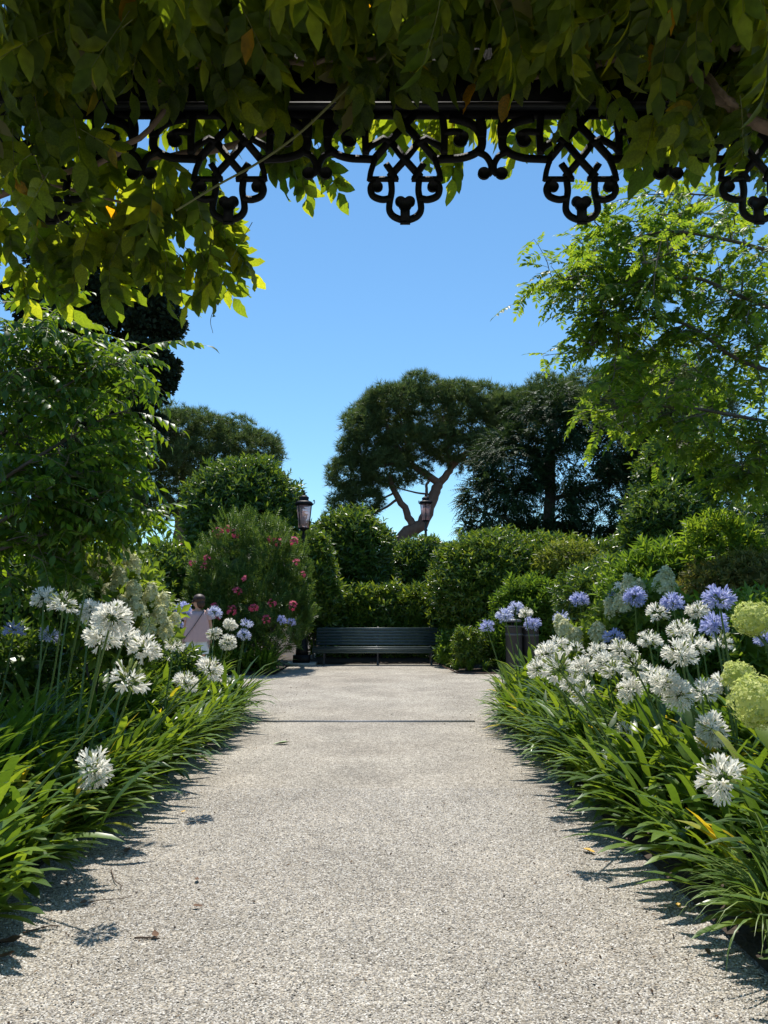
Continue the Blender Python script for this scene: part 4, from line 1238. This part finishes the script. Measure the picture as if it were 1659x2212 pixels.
needle_crown(t, [(330, 720, 58, 75, YP, 1.6), (300, 650, 70, 70, YP, 1.6), (215, 720, 90, 100, YP + .5, 2), (330, 800, 40, 40, YP, 1.2), (290, 850, 70, 55, YP, 1.6), (255, 920, 80, 55, YP, 1.8), (140, 860, 90, 120, YP, 2), (90, 980, 80, 80, YP, 1.8), (200, 990, 60, 40, YP, 1.2),
                 (110, 700, 90, 120, YP, 2), (200, 560, 110, 90, YP, 2), (310, 590, 50, 40, YP, 1.4)], 9000, .30, M['cyp'], 26, .30, .78, .45, tpl=cs, up=.5, clump=.62)

# dark drooping conifer at the right
yw = []
for _ in range(4):
    g = Geo(); k = 14
    D, T = [], []
    for i in range(k):
        q = (i + 1) / k; sd = -1 if i % 2 else 1
        T.append((0, q * .9, -.45 * q * q)); D.append((sd * .9, .7, -.35 + rng.normal() * .12))
    g.scatter(leaf2(1, .42, .03, .05), frame(np.array(D), np.tile([0, 0, 1.], (k, 1))), np.array(T), .30 * (1.15 - np.linspace(0, .7, k)))
    yw.append(g)
YP = 29.
b0 = at(1185, 1330, YP)
t = thing('dark_conifer', 'dark drooping conifer right of the stone pine', 'tree', (b0[0], YP, 0))
tree_limbs(t, [([(1185, 1420), (1185, 1200), (1190, 1000), (1200, 870)], .4, .1), ([(1185, 1150), (1090, 1120), (1020, 1100)], .12, .04), ([(1187, 1080), (1280, 1050), (1340, 1030)], .12, .04), ([(1187, 1200), (1100, 1190), (1040, 1190)], .1, .03)], YP, M['bark_grey'])
C, R = lobes_px([(1180, 930, 90, 80, YP, 2), (1110, 1010, 85, 90, YP, 2), (1240, 1000, 110, 110, YP, 2.4), (1080, 1090, 85, 75, YP, 2), (1180, 1090, 110, 80, YP, 2.4), (1300, 1090, 110, 100, YP, 2.4), (1060, 1155, 62, 32, YP, 1.4), (1150, 1170, 100, 40, YP, 2), (1270, 1180, 120, 40, YP, 2.2), (1190, 870, 45, 40, YP, 1.2), (1330, 960, 60, 70, YP, 1.6), (1420, 1060, 100, 120, YP, 2), (1480, 1150, 120, 80, YP - 2, 2), (1580, 1080, 110, 120, YP - 1, 2), (1560, 1190, 140, 60, YP - 3, 2)])
C2, R2 = bumps(C, R, 16, .3)
P, N = shell(C2, R2, 12500, .45, .60, 1.0, face=False)
al = nrm(N * np.array([1, 1, .4]) + np.array([0, 0, -.15]) + rng.normal(size=N.shape) * .3)
RR = frame(al, np.tile([0, 0, 1.], (len(al), 1)) + rng.normal(size=al.shape) * .2)
g = Geo(); pk = rng.integers(0, 4, len(P)); sc = rng.uniform(.40, .66, len(P))
for q in range(4): g.scatter(yw[q], RR[pk == q], P[pk == q], sc[pk == q])
g.build('crown', M['yew'], t, kind='stuff')

# near trees with pinnate leaves
def twiggy(t, twigs, cl, mat, step, sz, droop, Rtw=.006, jit=.4, stem='branch'):
    """twigs: polylines in the world; pinnate leaves along them"""
    Tl, Al, Ul = [], [], []
    gt = Geo()
    for p in twigs:
        L = np.sum(np.linalg.norm(np.diff(p, axis=0), axis=1))
        k = max(3, int(L / step))
        ts = np.linspace(.12, 1, k)
        idx = ts * (len(p) - 1); i0 = np.minimum(idx.astype(int), len(p) - 2); fr = (idx - i0)[:, None]
        q = p[i0] * (1 - fr) + p[i0 + 1] * fr
        tg = nrm(p[i0 + 1] - p[i0])
        side = nrm(np.cross(tg, [0, 0, 1.])) * np.where(np.arange(k) % 2, 1, -1)[:, None]
        Tl.append(q); Al.append(tg * .6 + side * .75 + np.array([0, 0, -droop]) + rng.normal(size=q.shape) * jit * .6)
        Ul.append(np.tile([0, 0, 1.], (k, 1)) + rng.normal(size=q.shape) * jit)
        tube(gt, p, [Rtw, Rtw * .35], 4, 0, False)
    T, A, U = np.concatenate(Tl), np.concatenate(Al), np.concatenate(Ul)
    RR = frame(A, U); g = Geo(); pk = rng.integers(0, len(cl), len(T)); sc = sz * rng.uniform(.7, 1.2, len(T))
    for q in range(len(cl)): g.scatter(cl[q], RR[pk == q], T[pk == q], sc[pk == q])
    g.build('crown', [mat, M['vine_green']], t, kind='stuff')
    gt.build('twigs', M['bark_grey'], t, kind='stuff')
def twig_from(p0, d, L, bend=-.15):
    d = nrm(np.array(d, float)); pts = [np.array(p0, float)]
    for i in range(5):
        d = nrm(d + rng.normal(size=3) * .10 + np.array([0, 0, bend * .3])); pts.append(pts[-1] + d * L / 5)
    return np.array(pts)
oval = lambda: strap(1, .52, lambda q: (q, -.08 * q * q), 2, .10, lambda q: (.25, 1, .12)[int(round(q * 2))])
rob_c = [compound(random.choice((5, 6, 7)), oval(), 1, .30, 62, .22, .22, .010, 8) for _ in range(5)]
YR = 9.6
KR = YR / 6.3
t = thing('robinia', 'robinia with light green feathery leaves reaching in from the right', 'tree', (6.4, 10.0, 0))
g = Geo(); tube(g, crom([(6.4, 10.0, 0), (6.35, 10.0, 2.2), (6.2, 9.9, 4.4), (6.1, 9.7, 6.6)], 5), [.22, .12], 9); g.build('trunk', M['bark_grey'], t, True)
tw = []
for pts, r in (([(1750, 700), (1600, 640), (1500, 600), (1400, 610), (1290, 600), (1195, 605)], .02), ([(1720, 560), (1580, 520), (1440, 500), (1340, 520), (1285, 480)], .018), ([(1750, 820), (1600, 780), (1480, 700), (1360, 690), (1260, 760)], .02),
               ([(1750, 930), (1600, 900), (1480, 880), (1380, 880), (1285, 890)], .018), ([(1740, 950), (1640, 950), (1540, 960), (1450, 950)], .015), ([(1720, 470), (1600, 430), (1500, 420), (1400, 420)], .015), ([(1400, 620), (1330, 660), (1280, 690)], .01),
               ([(1700, 980), (1640, 1010), (1590, 1030)], .012), ([(1500, 500), (1420, 560), (1330, 570), (1240, 575)], .012), ([(1480, 700), (1400, 760), (1330, 800)], .012)):
    p = crom([at(a, b, YR + rng.normal() * .4) for a, b in pts], 4)
    g = Geo(); tube(g, p, [r * KR, r * .3 * KR], 6); g.build('limb', M['bark_grey'], t, True)
    for i in range(2, len(p), 1):
        for _ in range(2):
            tw.append(twig_from(p[i], (-.5 + rng.normal() * .6, rng.normal() * .7, rng.normal() * .6), KR * rng.uniform(.2, .42)))
    tw.append(p[-4:])
q = polysample([(1659, 400), (1420, 470), (1400, 560), (1420, 640), (1370, 700), (1400, 760), (1400, 830), (1400, 880), (1470, 930), (1560, 980), (1640, 1000), (1720, 980), (1720, 400)], 135)
for a, b in q: tw.append(twig_from(at(a, b, YR + rng.uniform(-.9, 1.5)), (-.4 + rng.normal() * .6, rng.normal() * .6, rng.normal() * .55), KR * rng.uniform(.2, .4)))
q = polysample([(1430, 440), (1290, 480), (1250, 560), (1210, 600), (1290, 680), (1270, 750), (1340, 790), (1420, 700)], 40)
for a, b in q: tw.append(twig_from(at(a, b, YR + rng.uniform(-.3, .6)), (-.5 + rng.normal() * .5, rng.normal() * .5, rng.normal() * .5), KR * rng.uniform(.18, .32)))
twiggy(t, tw, rob_c, M['rob'], .065 * KR, .205 * KR, .18, .009)

ashl = strap(1, .42, lambda q: (q * (1 - .15 * q), -.28 * q * q), 3, .14, lanc)
ash_c = [compound(random.choice((6, 7, 8)), ashl, 1, .27, 68, .45, .45, .008, 6) for _ in range(5)]
YA = 6.6
t = thing('pinnate_tree', 'leafy tree with long glossy feathered leaves at the left edge', 'tree', (-4.4, 7.0, 0))
g = Geo(); tube(g, crom([(-4.4, 7.0, 0), (-4.35, 7.0, 1.2), (-4.2, 6.9, 2.6), (-4.3, 6.9, 4.0)], 5), [.13, .07], 9); g.build('trunk', M['bark_grey'], t, True)
tw = []
for pts in ([(-60, 1000), (40, 900), (130, 840), (200, 800), (270, 780)], [(-60, 1080), (60, 1000), (160, 940), (230, 900), (280, 885)], [(-60, 920), (20, 830), (90, 780), (130, 740), (140, 715)], [(-40, 1150), (60, 1090), (130, 1040), (200, 1000), (225, 970)],
            [(-40, 1200), (80, 1160), (170, 1130), (240, 1120), (280, 1112)], [(-60, 800), (10, 740), (50, 720), (80, 705)], [(-60, 850), (60, 800), (150, 790), (220, 780)], [(-40, 1120), (100, 1100), (180, 1080), (230, 1065)]):
    p = crom([at(a, b, YA + rng.normal() * .25) for a, b in pts], 4)
    g = Geo(); tube(g, p, [.018, .005], 6); g.build('limb', M['bark_grey'], t, True)
    for i in range(3, len(p)):
        tw.append(twig_from(p[i], (.4 + rng.normal() * .4, rng.normal() * .6, .25 + rng.normal() * .4), rng.uniform(.15, .35)))
    tw.append(p[-5:])
q = polysample([(-60, 720), (20, 730), (70, 780), (120, 830), (160, 880), (180, 930), (150, 990), (150, 1060), (200, 1120), (170, 1180), (110, 1230), (-60, 1260)], 120)
for a, b in q: tw.append(twig_from(at(a, b, YA + rng.uniform(-.5, .9)), (.4 + rng.normal() * .5, rng.normal() * .6, .2 + rng.normal() * .4), rng.uniform(.18, .36)))
twiggy(t, tw, ash_c, M['ash'], .080, .44, .10)

# ------------------------------------------------------------------ bench
BX, BY = at(816, 1433, 19.3)[0], 19.3
t = thing('park_bench', 'long dark green slatted bench facing the path', 'bench', (BX, BY, 0))
HW = 1.6
def slat(y, z, h, d, tilt, hw=HW, name='slat'):
    g = Geo(); box(g, (-hw, -d / 2, -h / 2), (hw, d / 2, h / 2), 0, .006)
    c, s = math.cos(tilt), math.sin(tilt)
    R = np.array([[1, 0, 0], [0, c, -s], [0, s, c]])
    Geo().merge(g, R, (BX, BY + y, z)).build(name, M['bench'], t)
for i in range(6):
    z = .50 + .075 * i
    slat(.30 + .022 * i, z, .062, .026, -.22, HW - .04, 'back_slat')
for i in range(5): slat(-.17 + .095 * i, .445 - .012 * abs(i - .4), .028, .080, -.03 * (i - .5), HW, 'seat_slat')
for i in range(2): slat(-.235 + .02 * i, .385 - .062 * i, .055, .026, .12, HW + .01, 'front_slat')
for x in (-1.33, 0.0, 1.33):
    g = Geo()
    for q, r in (([(-.20, .0), (-.16, .12), (-.19, .25), (-.17, .40)], .024), ([(.34, 0), (.27, .15), (.30, .35), (.33, .55), (.45, .93)], .022), ([(-.17, .40), (.05, .425), (.30, .41)], .02), ([(-.17, .22), (.05, .16), (.29, .22)], .014)):
        tube(g, crom([(BX + x, BY + a + .02, b) for a, b in q], 5), [r, r * .9], 6)
    box(g, (BX + x - .03, BY - .24, 0), (BX + x + .03, BY - .14, .015)); box(g, (BX + x - .03, BY + .30, 0), (BX + x + .03, BY + .40, .015))
    g.build('leg', M['iron_pale'], t, True)
for x in (-1.36, -.03, 1.30):
    for y, z in ((-.17, .460), (-.08, .461)):
        g = Geo(); lathe(g, [(.012, 0), (.012, .004), (.004, .007)], BX + x, BY + y, 8)
        Geo().merge(g, None, (0, 0, z)).build('bolt', M['steel'], t)

# ------------------------------------------------------------------ lamps
def lamp(label, px, Y, ztop, k=1.0, plinth=True, post='iron', turn=0.0):
    x = at(px, 1200, Y)[0]
    t = thing('street_lamp', label, 'lamp', (x, Y, 0), 'garden lamps')
    zb = ztop - .95 * k                                   # bottom of the lantern
    g = Geo()
    lathe(g, [(.16, .24), (.15, .40), (.11, .50), (.10, .62), (.075, .72), (.06, .9), (.055, 1.0), (.07, 1.03), (.055, 1.07), (.05, zb - .75), (.065, zb - .72), (.05, zb - .66), (.042, zb - .35), (.075, zb - .32), (.04, zb - .26), (.03, zb - .08), (.09, zb - .01)], x, Y, 14)
    g.build('post', M[post], t, True)
    g = Geo(); box(g, (x - .2, Y - .2, .06), (x + .2, Y + .2, .25)); g.build('base', M['iron'], t)
    if plinth:
        g = Geo(); box(g, (x - .36, Y - .36, -.01), (x + .36, Y + .36, .06)); g.build('plinth', M['stone'], t)
    ro, ri = .185 * k, .125 * k
    la = Geo(); lathe(la, [(.02, zb - .02), (ri * 1.06, zb - .02), (ri * 1.08, zb + .02), (ri * .9, zb + .025)], x, Y, 20)
    lantern = la.build('lantern_base', M['iron'], t, True)
    g = Geo(); lathe(g, [(ri, zb + .026), (ro, zb + .58 * k)], x, Y, 24); g.build('glass', M['glass'], t, True)
    g = Geo(); lathe(g, [(ro * .9, zb + .582 * k), (ro * 1.22, zb + .60 * k), (ro * 1.25, zb + .65 * k), (ro * 1.05, zb + .69 * k), (ro * .72, zb + .71 * k), (ro * .62, zb + .74 * k), (ro * .70, zb + .78 * k), (ro * .66, zb + .81 * k), (ro * .3, zb + .85 * k), (.02, zb + .87 * k)], x, Y, 24)
    cap = g.build('cap', M['iron'], t, True)
    g = Geo(); lathe(g, [(.012, zb + .86 * k), (.03, zb + .89 * k), (.012, zb + .92 * k), (.026, zb + .95 * k), (.003, zb + 1.0 * k)], x, Y, 10); f_ = g.build('finial', M['iron'], t, True)
    for i in range(3):
        a = turn + i * 2 * math.pi / 3
        c, s = math.cos(a), math.sin(a)
        g = Geo(); tube(g, [(x + c * ri * 1.08, Y + s * ri * 1.08, zb), (x + c * ro * 1.06, Y + s * ro * 1.06, zb + .6 * k)], .014, 6)
        tube(g, crom([(x + c * ro * 1.2, Y + s * ro * 1.2, zb + .60 * k), (x + c * ro * 1.5, Y + s * ro * 1.5, zb + .66 * k), (x + c * ro * 1.42, Y + s * ro * 1.42, zb + .73 * k), (x + c * ro * 1.28, Y + s * ro * 1.28, zb + .69 * k)], 4), .011, 5)
        g.build('bar', M['iron'], t, True)
    g = Geo(); sphere(g, (x, Y, zb + .2 * k), (.05 * k, .05 * k, .11 * k)); g.build('bulb', M['stone'], t, True)
lamp('tall lamp post with rosy glass lantern beside the left end of the bench', 655, 19.25, at(655, 1062, 19.25)[2], 1.0, True, 'iron', -.1)
lamp('rear lamp post with rosy glass lantern in front of the stone pine trunk', 920, 25.8, at(920, 1067, 25.8)[2], .98, False, 'iron_pale', -math.pi / 2)

# ------------------------------------------------------------------ litter bins
def wbin(label, px, Y, ztop, hood):
    x = at(px, 1390, Y)[0]
    t = thing('litter_bin', label, 'bin', (x, Y, 0), 'litter bins')
    r = .175
    g = Geo(); lathe(g, [(r * .93, .12), (r, .16), (r, ztop - .05), (r * 1.03, ztop - .045), (r * 1.03, ztop), (r * .94, ztop), (r * .94, ztop - .1), (.01, ztop - .1)], x, Y, 28); g.build('body', M['bin'], t, True)
    g = Geo(); lathe(g, [(r * 1.012, ztop - .20), (r * 1.022, ztop - .19), (r * 1.022, ztop - .17), (r * 1.012, ztop - .16)], x, Y, 28); g.build('band', M['bin_lid'], t, True)
    g = Geo(); tube(g, [(x + .02, Y + r * 1.15, 0), (x + .02, Y + r * 1.15, ztop + (.14 if hood else .02))], .03, 8); g.build('post', M['bin'], t)
    if hood:
        g = Geo(); lathe(g, [(r * .86, ztop + .075), (r * .98, ztop + .08), (r * .98, ztop + .11), (r * .8, ztop + .135), (.02, ztop + .145)], x + .015, Y + .06, 28); g.build('lid', M['bin_lid'], t, True)
wbin('charcoal cylinder litter bin with a raised round lid beside the ball bush', 1110, 16.4, 1.02, True)
wbin('charcoal cylinder litter bin without a lid, right one of the pair', 1146, 16.5, 1.0, False)

# low strap plants and soil around the bins
for px, Y, lb in ((985, 16.95, 'small tuft of strap leaves at the corner of the rusty edging'), (1015, 16.85, 'small tuft of strap leaves below the clipped ball bush'), (1048, 16.8, 'small tuft of strap leaves left of the litter bins'), (1085, 16.85, 'small tuft of strap leaves in front of the litter bins'),
                  (1000, 17.3, 'small tuft of strap leaves behind the corner tuft by the ball bush')):
    x = at(px, 1440, Y)[0]
    grassy('strap_leaf_tuft', lb, x, Y, 46, .22, .42, .022, M['aga_leaf'])

# ------------------------------------------------------------------ people
def body(t, loc, rot, k, joints, edges, root):
    me = bpy.data.meshes.new('body'); bm = bmesh.new()
    ly = bm.verts.layers.skin.verify()
    vs = {}
    for nme, (p, r) in joints.items():
        v = bm.verts.new(p); v[ly].radius = (r, r) if not isinstance(r, tuple) else r; vs[nme] = v
    vs[root][ly].use_root = True
    for a, b in edges: bm.edges.new((vs[a], vs[b]))
    bm.to_mesh(me); bm.free()
    me.materials.append(M['skin'])
    o = link('body', me, t, (0, 0, 0))
    m = o.modifiers.new('skin', 'SKIN'); m.use_smooth_shade = True
    s = o.modifiers.new('sub', 'SUBSURF'); s.levels = 2; s.render_levels = 2
    return o
def person(label, loc, rz, k, top, legs, hair=True, hat=False, head_turn=-1.0):
    t = thing('person', label, 'person', loc)
    t.rotation_euler = (0, 0, rz); t.scale = (k, k, k)
    J, E = {}, []
    def chain(names): 
        for a, b in zip(names[:-1], names[1:]): E.append((a, b))
    J['pelvis'] = ((0, 0, .88), (.14, .10)); J['waist'] = ((0, 0, 1.03), (.12, .085)); J['chest'] = ((0, 0, 1.21), (.135, .095)); J['neck0'] = ((0, .01, 1.345), .06); J['neck'] = ((0, 0, 1.395), .047)
    hx = .012 * head_turn
    J['jaw'] = ((hx, -.015, 1.44), .058); J['head'] = ((hx * .5, -.005, 1.505), .086); J['crown'] = ((0, .005, 1.565), .062)
    J['nose0'] = ((head_turn * .085, -.02, 1.485), .016); J['nose'] = ((head_turn * .108, -.022, 1.475), .010)
    chain(['pelvis', 'waist', 'chest', 'neck0', 'neck', 'jaw', 'head', 'crown']); chain(['head', 'nose0', 'nose'])
    for s, n in ((-1, 'r'), (1, 'l')):
        J[n + 'sh'] = ((s * .16, .01, 1.315), .052); J[n + 'el'] = ((s * .225, .035, 1.07), .037); J[n + 'wr'] = ((s * .235, -.03, .845), .025); J[n + 'pa'] = ((s * .238, -.045, .78), (.018, .034))
        chain(['chest', n + 'sh', n + 'el', n + 'wr', n + 'pa'])
        for f in range(4):
            a = n + 'f%d' % f; yy = -.075 + .018 * f; ln = (.055, .066, .062, .048)[f]
            J[a + 'a'] = ((s * .238, yy, .742), .0085); J[a + 'b'] = ((s * .232, yy - .004, .742 - ln * .6), .008); J[a + 'c'] = ((s * .220, yy - .006, .742 - ln), .0065)
            chain([n + 'pa', a + 'a', a + 'b', a + 'c'])
        J[n + 't1'] = ((s * .228, -.083, .785), .010); J[n + 't2'] = ((s * .222, -.098, .752), .0085); chain([n + 'pa', n + 't1', n + 't2'])
        J[n + 'hip'] = ((s * .085, 0, .83), .088); J[n + 'kn'] = ((s * .095, -.02 * s, .46), .054); J[n + 'ca'] = ((s * .097, .02, .32), .052); J[n + 'an'] = ((s * .10, .03, .085), .036); J[n + 'to'] = ((s * .105, -.11, .035), (.04, .028))
        chain(['pelvis', n + 'hip', n + 'kn', n + 'ca', n + 'an', n + 'to'])
    body(t, loc, rz, k, J, E, 'pelvis')
    def part(g, name, mat, par=t, smooth=True):
        return link(name, g.mesh(name, M[mat], smooth), par, (0, 0, 0))
    g = Geo()                                             # loose top
    prof = [(.235, .165, .80), (.232, .16, .90), (.215, .145, 1.02), (.198, .135, 1.14), (.188, .126, 1.24), (.168, .100, 1.315), (.12, .082, 1.355), (.092, .074, 1.362)]
    a = np.linspace(0, 2 * math.pi, 28, endpoint=False)
    V = [(rx * math.cos(q) * (1 + .03 * math.sin(5 * q) * (1.36 - z)), ry * math.sin(q) * (1 + .04 * math.sin(7 * q) * (1.36 - z)), z - (.035 if z > 1.34 and math.sin(q) < 0 else 0)) for rx, ry, z in prof for q in a]
    g.add(V, [(i * 28 + j, i * 28 + (j + 1) % 28, (i + 1) * 28 + (j + 1) % 28, (i + 1) * 28 + j) for i in range(len(prof) - 1) for j in range(28)])
    tp = part(g, 'top', top)
    for s in (-1, 1):
        g = Geo(); tube(g, crom([(s * .13, .01, 1.325), (s * .185, .015, 1.28), (s * .218, .022, 1.18)], 4), [.075, .072, .075], 14, 0, False); part(g, 'sleeve', top, tp)
    g = Geo()
    for s in (-1, 1):
        tube(g, crom([(s * .075, 0, .92), (s * .09, 0, .78), (s * .10, 0, .58)], 4), [.125, .118, .125], 16, 0, False)
    part(g, 'shorts' if legs == 'whitecloth' else 'trousers', legs)
    for s in (-1, 1):
        g = Geo(); sphere(g, (s * .105, -.05, .035), (.052, .135, .045), 12, 7); part(g, 'shoe', 'shoe')
    if hair:
        g = Geo(); d = -head_turn
        sphere(g, (d * .016, .004, 1.548), (.110, .120, .090), 22, 14)
        sphere(g, (d * .042, .008, 1.470), (.080, .114, .098), 20, 12)
        part(g, 'hair', 'hair')
    g = Geo()
    for sy in (-1, 1):
        sphere(g, (head_turn * .090, -.015 + sy * .042, 1.500), (.016, .036, .024), 12, 8)
    tube(g, [(head_turn * .09, -.055, 1.503), (head_turn * .06, -.085, 1.503)], .006, 5)
    part(g, 'sunglasses', 'dark')
    g = Geo(); sphere(g, (head_turn * .072, -.02, 1.438), (.012, .028, .006), 10, 6); part(g, 'lips', 'pinkcloth')
    if hat:
        g = Geo(); lathe(g, [(.205, 1.555), (.20, 1.565), (.115, 1.572), (.108, 1.66), (.085, 1.685), (.02, 1.68)], 0, 0, 24); part(g, 'hat', 'straw')
        g = Geo(); lathe(g, [(.1165, 1.574), (.1145, 1.605), (.112, 1.606)], 0, 0, 24); part(g, 'hat_band', 'twig')
    return t
pw = at(425, 1400, 13.7)
wom = person('woman in a loose pink top and white shorts standing on the cross path', (pw[0], 13.7, 0), .12, 1.0, 'pinkcloth', 'whitecloth')
g = Geo()                                                 # chain strap of her bag, worn across the body
pts = crom([(.12, -.10, 1.335), (.05, -.135, 1.22), (-.06, -.152, 1.05), (-.17, -.135, .90), (-.215, -.06, .84)], 14)
for p in pts: sphere(g, p, .0075, 6, 4)
tube(g, pts, .003, 4)
bag = thing('shoulder_bag', 'small dark shoulder bag on a chain strap worn by the woman in pink', 'bag', (pw[0], 13.7, 0)); bag.rotation_euler = (0, 0, .12)
link('strap', g.mesh('strap', M['iron_pale']), bag, (0, 0, 0))
g = Geo(); sphere(g, (-.245, .06, .80), (.045, .10, .07), 14, 9); link('pouch', g.mesh('pouch', M['dark'], True), bag, (0, 0, 0))
ph = at(303, 1268, 15.0)
person('person in a straw hat hidden behind the cream hydrangea', (ph[0], 15.0, 0), .3, 1.115, 'bluecloth', 'bluecloth', True, True)

# ------------------------------------------------------------------ litter on the gravel
def dryleaf(label, px, py, L, mat='dry', name='dry_leaf', curl=.5):
    p = ground(px, py, .006); a = rng.uniform(0, 6.28)
    g = strap(L, L * .5, lambda q: (q * L - L / 2, curl * L * (q - .5) ** 2), 5, .25, lanc, .05)
    o = link(name, g.mesh(name, M[mat], True), None, tuple(p + np.array([0, 0, .004])), label, 'leaf', 'fallen leaves on the gravel')
    o.rotation_euler = (rng.normal() * .1, rng.normal() * .1, a)
dryleaf('curled reddish dry leaf at the tip of the left bed leaves', 274, 1840, .075)
dryleaf('brown dry leaf at the left edge on the gravel', 22, 2037, .10)
dryleaf('crumpled dark dry leaf just under the brown one at the left edge', 12, 2068, .07)
dryleaf('orange brown dry leaf beside a thin twig left of the path', 180, 1952, .05)
dryleaf('small dark curled leaf on the gravel, upper of two left of centre', 425, 1902, .05)
dryleaf('dark crumpled leaf on the gravel with a pale chip beside it', 428, 1960, .05)
dryleaf('dark wrinkled leaf lying nearest the twig on the gravel', 335, 2022, .06)
dryleaf('small yellow leaf fallen at the edge of the left bed', 395, 1755, .04, 'yleaf', 'fallen_leaf')
dryleaf('golden yellow leaf at the foot of the right bed', 1272, 1840, .09, 'yleaf', 'fallen_leaf', .15)
dryleaf('orange leaf caught in the shade under the right bed leaves', 1467, 1960, .05, 'yleaf', 'fallen_leaf')
dryleaf('rust coloured leaf in the shade at the lower right', 1530, 2060, .045)
dryleaf('green leaf lying alone on the gravel before the drain', 607, 1607, .16, 'gleaf', 'fallen_leaf', .1)
dryleaf('pale green leaf fallen under the left bed leaves', 105, 1912, .05, 'gleaf', 'fallen_leaf', .1)
def twig(label, pts, r=.0035):
    p = [ground(a, b, .006) + np.array([0, 0, abs(rng.normal()) * .004]) for a, b in pts]
    g = Geo(); tube(g, crom(p, 5), [r, r * .5], 5)
    g.build('twig', M['twig'], label=label, cat='twig', group='twigs on the gravel')
twig('dark twig on the gravel left of the path, nearest the camera', [(290, 2028), (320, 2026), (345, 2030)], .005)
twig('crooked twig lying by the round flower shadow', [(50, 2018), (80, 2008), (110, 2000), (130, 2004)], .004)
twig('thin pale twig ending at an orange dry leaf', [(190, 1950), (225, 1946), (262, 1942), (285, 1935)], .0025)
twig('short twig near the tips of the left bed leaves', [(398, 1776), (420, 1775), (445, 1778)], .003)
twig('curved stem standing out of the gravel beside the left bed', [(240, 1880), (248, 1905), (262, 1915), (258, 1925)], .003)
